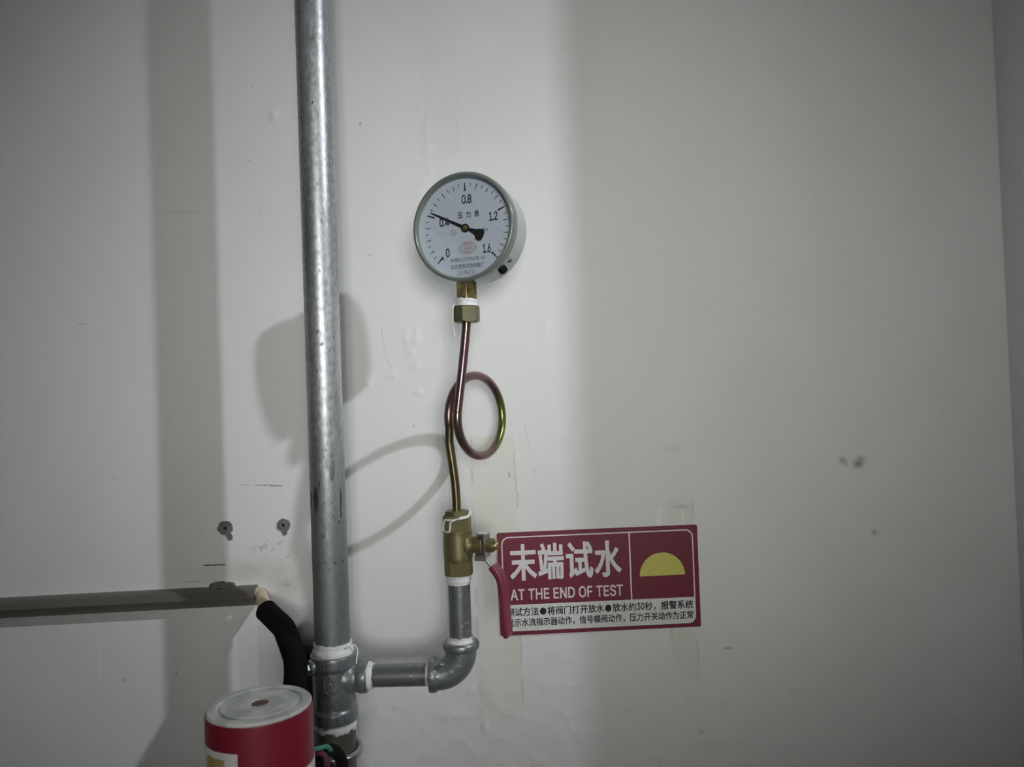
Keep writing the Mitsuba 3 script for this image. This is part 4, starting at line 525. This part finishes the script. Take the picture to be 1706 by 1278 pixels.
# lever: chromed strap with a stop tab, bent outwards and down, red sleeve on its lower half
yb = np.array([AX[1], -AX[0], 0]); yb = -yb if yb[1] > 0 else yb          # across the strap, towards the room
def strap(pts, w, th, n=60, round_=.35):
    """Flat strap along the points given as (out, z) in the plane of the valve's stem; w across, th thick."""
    p3 = spline([S + AX * o + np.array([0, 0, z]) for o, z in pts], n)
    wv = np.broadcast_to(w, len(p3)); hv = np.broadcast_to(th, len(p3))
    t = np.gradient(p3, axis=0); t /= np.linalg.norm(t, axis=1, keepdims=True)
    k = 24; a = np.linspace(0, 2 * np.pi, k, endpoint=False)
    cx, cy = np.cos(a), np.sin(a)
    ex = 2 / 6.0
    sx, sy = np.sign(cx) * np.abs(cx) ** ex, np.sign(cy) * np.abs(cy) ** ex
    v, f = [], []
    for i in range(len(p3)):
        nrm = np.cross(yb, t[i]); nrm /= np.linalg.norm(nrm)
        v.append(p3[i] + np.outer(sx * wv[i] / 2, yb) + np.outer(sy * hv[i] / 2, nrm))
    v = np.vstack(v + [p3[:1], p3[-1:]])
    for i in range(len(p3) - 1):
        for j in range(k):
            q = (j + 1) % k
            f += [[i * k + j, i * k + q, (i + 1) * k + q], [i * k + j, (i + 1) * k + q, (i + 1) * k + j]]
    e = (len(p3) - 1) * k
    for j in range(k):
        q = (j + 1) % k
        f += [[len(v) - 2, q, j], [len(v) - 1, e + j, e + q]]
    m = trimesh.Trimesh(v, f, process=False); trimesh.repair.fix_normals(m)
    return m
lever_pts = [(.0292, .0110), (.0294, .0040), (.0294, -.0060), (.0302, -.0120), (.0350, -.0190), (.0410, -.0266), (.0440, -.0340), (.0452, -.0450), (.0464, -.0680), (.0478, -.0850)]
full = spline([S + AX * o + np.array([0, 0, z]) for o, z in lever_pts], 200)
put('ball_valve__lever', strap(lever_pts[:6], [.016] * 14 + [.0135] * 46, .0024), 'mat_chrome', 40, label='chromed end of the lever')
tab = move(rbox(.0090, .0130, .0022, .0006), np.stack([AX, -yb, [0, 0, 1]], 1), S + AX * .0262 + np.array([0, 0, .0105]))
tab2 = move(rbox(.0120, .0100, .0060, .0006), np.stack([AX, -yb, [0, 0, 1]], 1), S + AX * .0245 + np.array([0, 0, -.0115]))
put('ball_valve__stop_tab', tab, 'mat_chrome', 30)
put('ball_valve__stop_tab', tab2, 'mat_chrome', 30)
put('ball_valve__lever_sleeve', strap(lever_pts[4:], np.r_[np.full(52, .0165), np.linspace(.0165, .0155, 8)], np.r_[.0046, np.full(56, .0062), .0058, .005, .004]), 'mat_red_grip', 50, label='dark red plastic lever sleeve')
put('ball_valve__lever_nut', along(hexagon(.0125, .0060), S + AX * .0308, S + AX * 2), 'mat_brass', 30)
put('ball_valve__stem_end', along(lathe([(0, 0), (.0046, 0), (.0046, .0025), (.0036, .0042), (.002, .0050), (0, .0052)], 32), S + AX * .0364, S + AX * 2), 'mat_bright_brass', 40)
tag('ball_valve', 'small brass ball valve with a red-sleeved lever beside the notice', 'valve')

# ------------------------------------------------------------------ syphon tube with its loop
BT = 1.2870
put('syphon_tube__bushing', move(hexagon(.0205, .0060, .0008, 6, .35), None, (VX, BD, 1.2865)), 'mat_brass', 30)
put('syphon_tube__bushing_collar', move(lathe([(0, 0), (.0098, 0), (.0098, .0030), (.0088, .0036), (0, .0036)], 48), None, (VX, BD, 1.2915 - .0045)), 'mat_brass', 30)
u = np.array([.0485, .071, 0]); UL = np.linalg.norm(u); u /= UL           # from the loop's near left side to its far right side
nn = np.array([u[1], -u[0], 0])
Lc = np.array([-.0320, -.112, 1.3825]); Rh, Rv, PIT = UL / 2, .0402, .0105
loop = []
for t in np.linspace(-0.20, 1.0 * math.pi * 2 + .25, 64):
    # starts at the front strand (left side), runs down, right, up and back to the left behind it
    w = t / (2 * math.pi)
    loop.append(Lc + u * (Rh - Rh * math.cos(t)) - np.array([0, 0, 1]) * Rv * math.sin(t) + nn * PIT * (.5 - w))
NUT = np.array([-.0158, -.1135, 1.4715])
top = [NUT + [0, 0, .004], NUT, NUT + [-.0024, 0, -.020], NUT + [-.0062, -.0015, -.048]]
low = [(-.0365, -.1065, 1.3580), (-.0345, -.1058, 1.3400), (-.0325, -.1052, 1.3200), (VX, BD, 1.3050), (VX, BD, 1.2905)]
put('syphon_tube__tube', sweep(spline(top + loop + low, 260), .0043, 22), 'mat_chromate', True)
put('syphon_tube__nut', move(hexagon(.0220, .0158, .0016, 6, .22), None, (NUT[0] + .0006, NUT[1], 1.4727)), 'mat_bronze_nut', 30)
tp = wobble(sweep(spline([(-.0432, -.1130, 1.2852), (-.0405, -.1155, 1.2853), (-.0352, -.1185, 1.2853), (-.0280, -.1185, 1.2868), (-.0215, -.1145, 1.2877), (-.0192, -.1075, 1.2905), (-.0200, -.104, 1.2935)], 60), [.0009] * 25 + [.0016] * 30 + [.0009] * 5, 8), .0003, .003)
put('syphon_tube__thread_tape', tp, 'mat_tape', True)
st2 = spline([(-.0432, -.1128, 1.2852), (-.0445, -.1095, 1.2790), (-.0447, -.1090, 1.2720), (-.0447, -.1095, 1.2700)], 30)
put('syphon_tube__tape_end', sweep(st2, .0008, 8), 'mat_tape', True)
st3 = spline([(-.0345, -.1200, 1.2851), (-.0375, -.1192, 1.2830), (-.0385, -.1187, 1.2765), (-.0400, -.1180, 1.2742), (-.0442, -.1115, 1.2740)], 40)
put('syphon_tube__tape_end', sweep(st3, .0008, 8), 'mat_tape', True)
tag('syphon_tube', 'iridescent brass-plated tube with one loop between valve and gauge', 'tube')

# ------------------------------------------------------------------ pressure gauge
GY = math.radians(22)
GN = np.array([-math.sin(GY), -math.cos(GY), 0])                    # the way the dial faces
GX = np.array([math.cos(GY), -math.sin(GY), 0])                     # right, as one reads the dial
GM = np.stack([GX, [0, 0, 1], GN], 1)
GC = np.array([-.0125, -.1260, 1.5605])                             # centre of the dial's plane
def g(mesh, z=0.0): return move(mesh, GM, GC + GN * z)
R = .0513
case = lathe([(0, -.0330), (.0450, -.0350), (.0478, -.0335), (.0493, -.0310), (.0493, -.0020), (.0493, .0040), (.0488, .0040), (.0488, -.0008), (0, -.0008)], 128)
put('pressure_gauge__case', g(case), 'mat_gauge_paint', 30)
bez = ring([(.0495, -.0010), (.0508, -.0010), (R, -.0002), (R, .0085), (R - .0005, .0098), (R - .0016, .0106), (R - .0028, .0106), (R - .0037, .0098), (R - .0040, .0085), (R - .0040, .0050), (.0488, .0042), (.0495, .0036)], 128)
put('pressure_gauge__bezel', g(bez), 'mat_bezel_paint', 40)
put('pressure_gauge__dial', g(lathe([(0, -.0006), (.0488, -.0006), (.0488, 0), (0, 0)], 96)), 'mat_dial', 30)
put('pressure_gauge__glass', g(trimesh.Trimesh(*(lambda a: (np.vstack([np.stack([.0476 * np.cos(a), .0476 * np.sin(a), 0 * a], 1), [[0, 0, 0]]]), [[i, (i + 1) % 96, 96] for i in range(96)]))(np.linspace(0, 2 * np.pi, 96, endpoint=False)), process=False), .0062), 'mat_glass', False)
marks_ = []
for i in range(33):
    a = math.radians(225 - i * 270 / 32)
    r0, w = (.0352, .00075) if i % 8 == 0 else (.0380, .0005) if i % 2 == 0 else (.0397, .00045)
    if i % 8 == 0 and i not in (0, 32): r0 = .0352
    d, q = np.array([math.cos(a), math.sin(a)]), np.array([-math.sin(a), math.cos(a)])
    taper = 1.5 if i % 8 == 0 else 1.0
    tick = Polygon([d * r0 + q * w * taper * .8, d * .0432 + q * w * .6, d * .0432 - q * w * .6, d * r0 - q * w * taper * .8])
    put('pressure_gauge__tick', g(extrude(tick, .00012)), 'mat_print_black', False)
def dial_text(text, cx, cz, w, em, m='mat_print_black', font='H', bold=0.0, name='numeral', depth=.00012):
    sh = write(text, font, 0, w, 0, em, bold)
    x0, y0, x1, y1 = sh.bounds
    sh = affinity.translate(sh, cx - (x0 + x1) / 2, cz - (y0 + y1) / 2)
    return put('pressure_gauge__' + name, g(extrude(sh, depth)), m, False)
for t, x, z, w in (('0', -.0199, -.0212, .0047), ('0.4', -.0224, .0083, .0108), ('0.8', .0014, .0277, .0108), ('1.2', .0278, .0086, .0094), ('1.6', .0202, -.0208, .0090)):
    dial_text(t, x, z, w, .0108, bold=.026)
for t, x in (('压', -.0058), ('力', .0026), ('表', .0112)):
    dial_text(t, x, .0129, .0052, .0066, font='G', bold=.022, name='title_character')
dial_text('MPa', .0172, -.0030, .0098, .0046, name='unit')
dial_text('1.6', -.0133, -.0027, .0034, .0036, m='mat_print_grey', name='class_mark')
put('pressure_gauge__class_mark', g(move(extrude(Point(0, 0).buffer(.0029, 24).difference(Point(0, 0).buffer(.0025, 24)), .00012), None, (-.0133, -.0027, 0))), 'mat_print_grey', False)
dial_text('京制01110062号-01', .0004, -.0290, .0360, .0042, m='mat_print_grey', font='G', bold=.016, name='licence_line')
dial_text('北京普特仪表成套厂', .0000, -.0354, .0350, .0048, m='mat_print_grey', font='G', bold=.018, name='maker_line')
dial_text('16184732', -.0012, -.0411, .0185, .0046, m='mat_print_grey', bold=.01, name='serial_line')
put('pressure_gauge__serial_rule', g(extrude(sbox(-.0120, -.0441, .0120, -.0438), .00012)), 'mat_print_grey', False)
def ell(a, b): return affinity.scale(Point(0, 0).buffer(1, 32), a, b)
def lens(a, b): return Polygon([(-a, 0), (-a * .5, b), (a * .5, b), (a, 0), (a * .5, -b), (-a * .5, -b)])
emb = [ell(.0095, .0058).difference(ell(.0091, .0054)), lens(.0084, .0036).difference(lens(.0076, .0031)), ell(.0046, .0022).difference(ell(.0042, .0018)),
       write('普特', 'G', -.0034, .0034, -.0012, .0030)]
for k in range(5):
    for s in (1, -1):
        emb.append(sbox(-.0032 + k * .0015, s * .0045 - .0005, -.0024 + k * .0015, s * .0045 + .0005))
put('pressure_gauge__emblem', g(move(extrude(unary_union(emb), .00012), None, (.0006, -.0184, 0))), 'mat_print_red', False)
# pointer: slender blade, flared tail, brass hub
pa = math.radians(90 + 62.5)
d, q = np.array([math.cos(pa), math.sin(pa)]), np.array([-math.sin(pa), math.cos(pa)])
fan = [(40, 4), (98, 22), (178, 34), (182, 60), (168, 94), (146, 128), (118, 130), (92, 104), (94, 82), (68, 54), (32, 32)]
tail = [np.array([du * 1.063e-4, -dv * 1.028e-4]) for du, dv in fan]
blade = unary_union([Polygon([.0398 * d + .0003 * q, .0398 * d - .0003 * q, .0330 * d - .0007 * q, -.0020 * d - .0016 * q, -.0020 * d + .0016 * q, .0330 * d + .0007 * q]).buffer(0), Polygon(tail).buffer(0)])
put('pressure_gauge__pointer', g(extrude(unary_union([blade, Point(0, 0).buffer(.0040, 32)]), .0008), .0022), 'mat_black', 30)
put('pressure_gauge__pointer_hub', g(lathe([(0, 0), (.0026, 0), (.0026, .0034), (.0021, .0042), (.0008, .0044), (0, .0040)], 40)), 'mat_bright_brass', 35)
put('pressure_gauge__stop_pin', g(move(cylinder(.0008, .0018, .0002, 16), None, (-.0243, -.0268, 0))), 'mat_bright_brass', 35)
# socket, tape, and the fill plug on the rim
sq = trimesh.creation.extrude_polygon(affinity.rotate(sbox(-.0059, -.0059, .0059, .0059).buffer(.0013, 6), 43.5, origin=(0, 0)), .0330, engine='earcut').apply_translation((-.0146, -.1130, 1.4940))
put('pressure_gauge__socket', sq, 'mat_bright_brass', 40)
put('pressure_gauge__thread_tape', tape_band((-.0150, -.1130, 1.4955), (-.0156, -.1130, 1.4880), .0103, .0108, 6), 'mat_tape', 60)
st4 = spline([(-.0250, -.1165, 1.4905), (-.0275, -.1165, 1.4885), (-.0280, -.1165, 1.4800), (-.0285, -.1162, 1.4720), (-.0274, -.1162, 1.4625), (-.0270, -.1162, 1.4600)], 40)
put('pressure_gauge__tape_end', sweep(st4, .0011, 8, section=[(1.5, .4), (-1.5, .4), (-1.5, -.4), (1.5, -.4)]), 'mat_tape', 30)
def on_rim(ang, z):
    a = math.radians(ang)
    dirn = GX * math.cos(a) + np.array([0, 0, math.sin(a)])
    return GC + GN * z + dirn * .0490, dirn
p0, d0 = on_rim(-52, -.0100)
put('pressure_gauge__vent_plug', along(lathe([(0, 0), (.0040, 0), (.0042, .0012), (.0042, .0042), (.0034, .0052), (0, .0054)], 32), p0, p0 + d0), 'mat_rubber', 40, label='black rubber plug')
p1, d1 = on_rim(-40, -.0130)
put('pressure_gauge__vent_screw', along(lathe([(0, 0), (.0028, 0), (.0028, .0014), (.0018, .0024), (0, .0027)], 28), p1, p1 + d1), 'mat_steel', 40)
pm, dm = (p0 + p1) / 2, (d0 + d1); dm /= np.linalg.norm(dm)
put('pressure_gauge__vent_strip', move(rbox(.0150, .0052, .0010, .0004), np.stack([np.cross(GN, dm), GN, dm], 1), pm + dm * .0003), 'mat_steel', 30)
tag('pressure_gauge', 'round grey pressure gauge with a pale blue dial above the looped tube', 'pressure gauge')

# ------------------------------------------------------------------ notice on the wall
def rrect(x0, z0, x1, z1, r): return sbox(x0 + r, z0 + r, x1 - r, z1 - r).buffer(r, 10)
SB, SK = -.0008, .0011                                                # sheet: from the plaster, 1.1 mm thick
SF = SB - SK
put('safety_notice__sheet', on_wall(rrect(.0068, 1.1385, .2290, 1.2510, .0022), SB, SK), 'mat_sign_red', False)
outer = rrect(.0112, 1.1428, .2240, 1.2464, .0085)
inner = rrect(.0126, 1.1442, .2226, 1.2450, .0073)
strip = outer.intersection(sbox(.0, 1.13, .3, 1.1716))
line = unary_union([outer.difference(inner), sbox(.1522, 1.1716, .1538, 1.2456)])
put('safety_notice__border_line', on_wall(line.difference(sbox(0, 1.0, .3, 1.1716)), SF, .00012), 'mat_sign_line', False)
put('safety_notice__text_strip', on_wall(strip, SF, .00012), 'mat_sign_grey', False, label='pale strip with black text')
for ch, x0, x1 in (('末', .0195, .0500), ('端', .0504, .0800), ('试', .0816, .1124), ('水', .1128, .1436)):
    adv, sh = glyph_shape(ch, 'G')
    b = sh.bounds
    sh = affinity.affine_transform(sh, [(x1 - x0 - .0026) / (b[2] - b[0]), 0, 0, (.0408 - .0024) / (b[3] - b[1]), 0, 0]).buffer(.00085, join_style=2, mitre_limit=1.6)
    b = sh.bounds
    sh = affinity.translate(sh, (x0 + x1) / 2 - (b[0] + b[2]) / 2, 1.2178 - (b[1] + b[3]) / 2)
    put('safety_notice__headline_character', on_wall(sh, SF, .00012), 'mat_sign_white', False)
en = write('AT THE END OF TEST', 'H', .0194, .1442, 1.1770, .0156, bold=.024)
put('safety_notice__english_line', on_wall(en, SF, .00012), 'mat_sign_line', False)
put('safety_notice__text_line', on_wall(write('测试方法●将阀门打开放水●放水约30秒，报警系统', 'G', .0141, .2212, 1.1601, .0096, bold=.018), SF - .00012, .00012), 'mat_sign_black', False)
put('safety_notice__text_line', on_wall(write('显示水流指示器动作，信号蝶阀动作，压力开关动作为正常', 'G', .0146, .2214, 1.1487, .0092, bold=.018), SF - .00012, .00012), 'mat_sign_black', False)
half = affinity.scale(Point(0, 0).buffer(1, 48), .0252, .0254).intersection(sbox(-1, 0, 1, 1))
put('safety_notice__half_disc', on_wall(affinity.translate(half, .1882, 1.1966), SF, .00012), 'mat_sign_yellow', False, label='yellow half disc')
tag('safety_notice', 'dark red notice with white Chinese headline and a yellow half disc', 'sign')

# ------------------------------------------------------------------ wall plugs, trunking, hose
def blob(cx, cz, r, seed, squash=1.0, tail=None):
    a = np.linspace(0, 2 * np.pi, 40, endpoint=False)
    rr = r * (0.78 + 0.5 * meshkit.fbm(np.stack([np.cos(a) * 1.6, np.sin(a) * 1.6, a * 0 + seed], 1), 3, seed))
    p = Polygon(np.stack([cx + rr * np.cos(a), cz + rr * squash * np.sin(a)], 1))
    if tail: p = unary_union([p, LineString([(cx, cz), (cx + tail[0], cz + tail[1])]).buffer(r * .38)])
    return p
for i, (x, z, r, tl, lab) in enumerate(((-.2877, 1.2687, .0078, (.0045, -.0105), 'grey wall plug in chipped mortar, left one above the trunking'), (-.2256, 1.2693, .0068, (.0015, -.0085), 'grey wall plug in chipped mortar, right one beside the riser'))):
    k = 'wall_plug' if i == 0 else f'wall_plug_{i:03d}'
    patch = blob(x, z, r, 11 + i, 1.0, tl).difference(Point(x, z).buffer(.0036, 24))
    put(k + '__mortar', wobble(on_wall(patch, .0004, .0016), .0002, .004), 'mat_mortar', False)
    put(k + '__sleeve', move(ring([(.0018, -.010), (.0036, -.010), (.0038, .0016), (.0032, .0022), (.0020, .0020), (.0018, .0010)], 28), basis((0, -1, 0)), (x, 0, z)), 'mat_plug', 40)
    put(k + '__bore', move(lathe([(0, 0), (.0019, 0), (.0019, .0006), (0, .0006)], 20), basis((0, -1, 0)), (x, .004, z)), 'mat_black', False)
    tag(k, lab, 'wall plug', 'wall plugs above the trunking')

tz = lambda x: 1.1944 + (x + .53) * .0066
prof = [(-.0100, 0), (-.0100, .0088), (-.0086, .0110), (-.0014, .0168), (.0004, .0175), (.0022, .0170), (.0068, .0128), (.0091, .0088), (.0100, .0035), (.0100, 0)]
def trunking():
    n = len(prof); v, f = [], []
    xs = [X0 + .001, -.6, -.255]
    for x in xs:
        s = 1.0
        v += [(x, -.0005 - p[1], tz(max(x, -.6)) + p[0] * s) for p in prof]
    for i in range(len(xs) - 1):
        for j in range(n):
            k = (j + 1) % n
            f += [[i * n + j, i * n + k, (i + 1) * n + k], [i * n + j, (i + 1) * n + k, (i + 1) * n + j]]
    for j in range(1, n - 1):
        f += [[0, j + 1, j], [2 * n, 2 * n + j, 2 * n + j + 1]]
    m = trimesh.Trimesh(v, f, process=False); trimesh.repair.fix_normals(m); return m
put('cable_trunking__cover', trunking(), 'mat_trunking', 30)
tag('cable_trunking', 'brown half-round cable trunking fixed along the wall', 'trunking')
lump = trimesh.creation.icosphere(4, 1.0); lump.apply_scale((.0130, .0080, .0046))
put('cable_trunking__filler_lump', wobble(move(lump, None, (-.2925, -.0020, 1.2068)), .0030, .008, 3), 'mat_trunking', True, label='grey-brown lump of filler on the upper edge')
conduit = spline([(-.2560, -.0055, 1.2000), (-.2500, -.0070, 1.1980), (-.2455, -.0180, 1.1945), (-.2365, -.0380, 1.1890), (-.230, -.048, 1.1860)], 40)
put('insulated_hose__inner_tube', wobble(sweep(conduit, np.linspace(.0052, .0078, 40), 20), .0010, .008, 2), 'mat_beige', True, label='beige tube end with crumbled filler')
hp = spline([(-.2345, -.0420, 1.1880), (-.2225, -.057, 1.1835), (-.2085, -.073, 1.1775), (-.1965, -.095, 1.1670), (-.1875, -.115, 1.1555), (-.1830, -.140, 1.1400), (-.1850, -.158, 1.1200), (-.1930, -.170, 1.0900), (-.200, -.175, 1.0400), (-.203, -.178, .90), (-.203, -.178, .4), (-.203, -.178, .001)], 160)
put('insulated_hose__sleeve', wobble(sweep(hp, .0110, 28), .0007, .03, 5), 'mat_rubber', True, label='black foam sleeve')
tag('insulated_hose', 'black foam-covered hose bending down from the end of the trunking', 'hose')

# ------------------------------------------------------------------ red canister in the near left corner
CX, CY, CZ, CRD = -.1665, -.300, 1.1915, .0362
put('red_canister__body', move(lathe([(0, -.20), (CRD - .003, -.20), (CRD, -.197), (CRD, -.0035), (CRD - .0002, -.0022), (CRD - .0010, -.0020), (0, -.0020)], 96), None, (CX, CY, CZ)), 'mat_can_red', 40)
lid = lathe([(0, -.004), (CRD - .0009, -.004), (CRD - .0007, -.0010), (CRD - .0016, .0000), (CRD - .0035, .0002), (CRD - .0070, .0002), (CRD - .0078, -.0012), (CRD - .0095, -.0012), (CRD - .0104, .0002), (.0065, .0004), (.0060, -.0003), (0, -.0003)], 96)
put('red_canister__lid', move(lid, None, (CX, CY, CZ)), 'mat_can_grey', 30, label='grey end face with a round recess')
put('red_canister__recess', move(lathe([(0, 0), (.0056, 0), (.0056, .0008), (0, .0008)], 40), None, (CX + .0005, CY, CZ - .0006)), 'mat_can_hole', 30, label='dark brown centre hole')
def on_can(a0, a1, z0, z1, off=.0003, th=.0003, n=24):
    a = np.radians(np.linspace(a0, a1, n))
    v = []
    for r in (CRD + off - th, CRD + off):
        for z in (z0, z1):
            v.append(np.stack([CX + r * np.sin(a), CY - r * np.cos(a), 0 * a + z], 1))
    v = np.vstack(v); f = []
    def quad(p, q):
        for i in range(n - 1): f.extend([[p * n + i, p * n + i + 1, q * n + i + 1], [p * n + i, q * n + i + 1, q * n + i]])
    quad(0, 1); quad(2, 3); quad(0, 2); quad(1, 3)
    for e in (0, n - 1):
        f.extend([[e, n + e, 3 * n + e], [e, 3 * n + e, 2 * n + e]])
    m = trimesh.Trimesh(v, f, process=False); trimesh.repair.fix_normals(m); return m
put('red_canister__paper_label', on_can(-105, -7, CZ - .075, CZ - .0190), 'mat_label_white', 30, label='white paper label')
put('red_canister__paper_label', on_can(66, 125, CZ - .075, CZ - .0405), 'mat_label_white', 30, label='white paper label')
put('red_canister__label_print', on_can(-52, -22, CZ - .060, CZ - .0235, .0005, .0003), 'mat_label_yellow', 30, label='yellow print')
arm = sweep([(CX, CY + .02, CZ - .17), (RX, RD - .012, CZ - .17)], .014, 32)
put('red_canister__mounting_arm', arm, 'mat_cast', 40)
tag('red_canister', 'red cylinder with a grey top and a centre hole', 'canister')
# cable and wires between canister and riser
put('cable_loop__cable', sweep(spline([(-.1500, -.2615, 1.0900), (-.1465, -.2570, 1.0990), (-.1416, -.251, 1.1119), (-.1394, -.250, 1.1245), (-.1355, -.250, 1.1316), (-.1301, -.245, 1.1323), (-.1257, -.240, 1.1270), (-.1242, -.230, 1.1152), (-.1260, -.220, 1.1010), (-.1320, -.208, 1.0780), (-.1450, -.200, 1.0500), (-.152, -.197, 1.0412)], 110), .0046, 16), 'mat_rubber', True)
put('cable_loop__green_wire', sweep(spline([(-.1424, -.2690, 1.1439), (-.1379, -.270, 1.1440), (-.1338, -.265, 1.1425), (-.1299, -.258, 1.1405), (-.1290, -.252, 1.1360), (-.1290, -.248, 1.1330)], 40), .0017, 12), 'mat_green_wire', True, label='green wire')
put('cable_loop__pink_wire', sweep(spline([(-.1420, -.2660, 1.1382), (-.1377, -.2600, 1.1372), (-.1326, -.255, 1.1329), (-.1315, -.252, 1.1240), (-.1330, -.247, 1.1157), (-.138, -.243, 1.098), (-.149, -.252, 1.086), (-.152, -.2615, 1.080)], 40), .0022, 12), 'mat_pink_wire', True, label='dark pink wire')
tag('cable_loop', 'black looped cable with green and pink wires beside the red canister', 'cable')
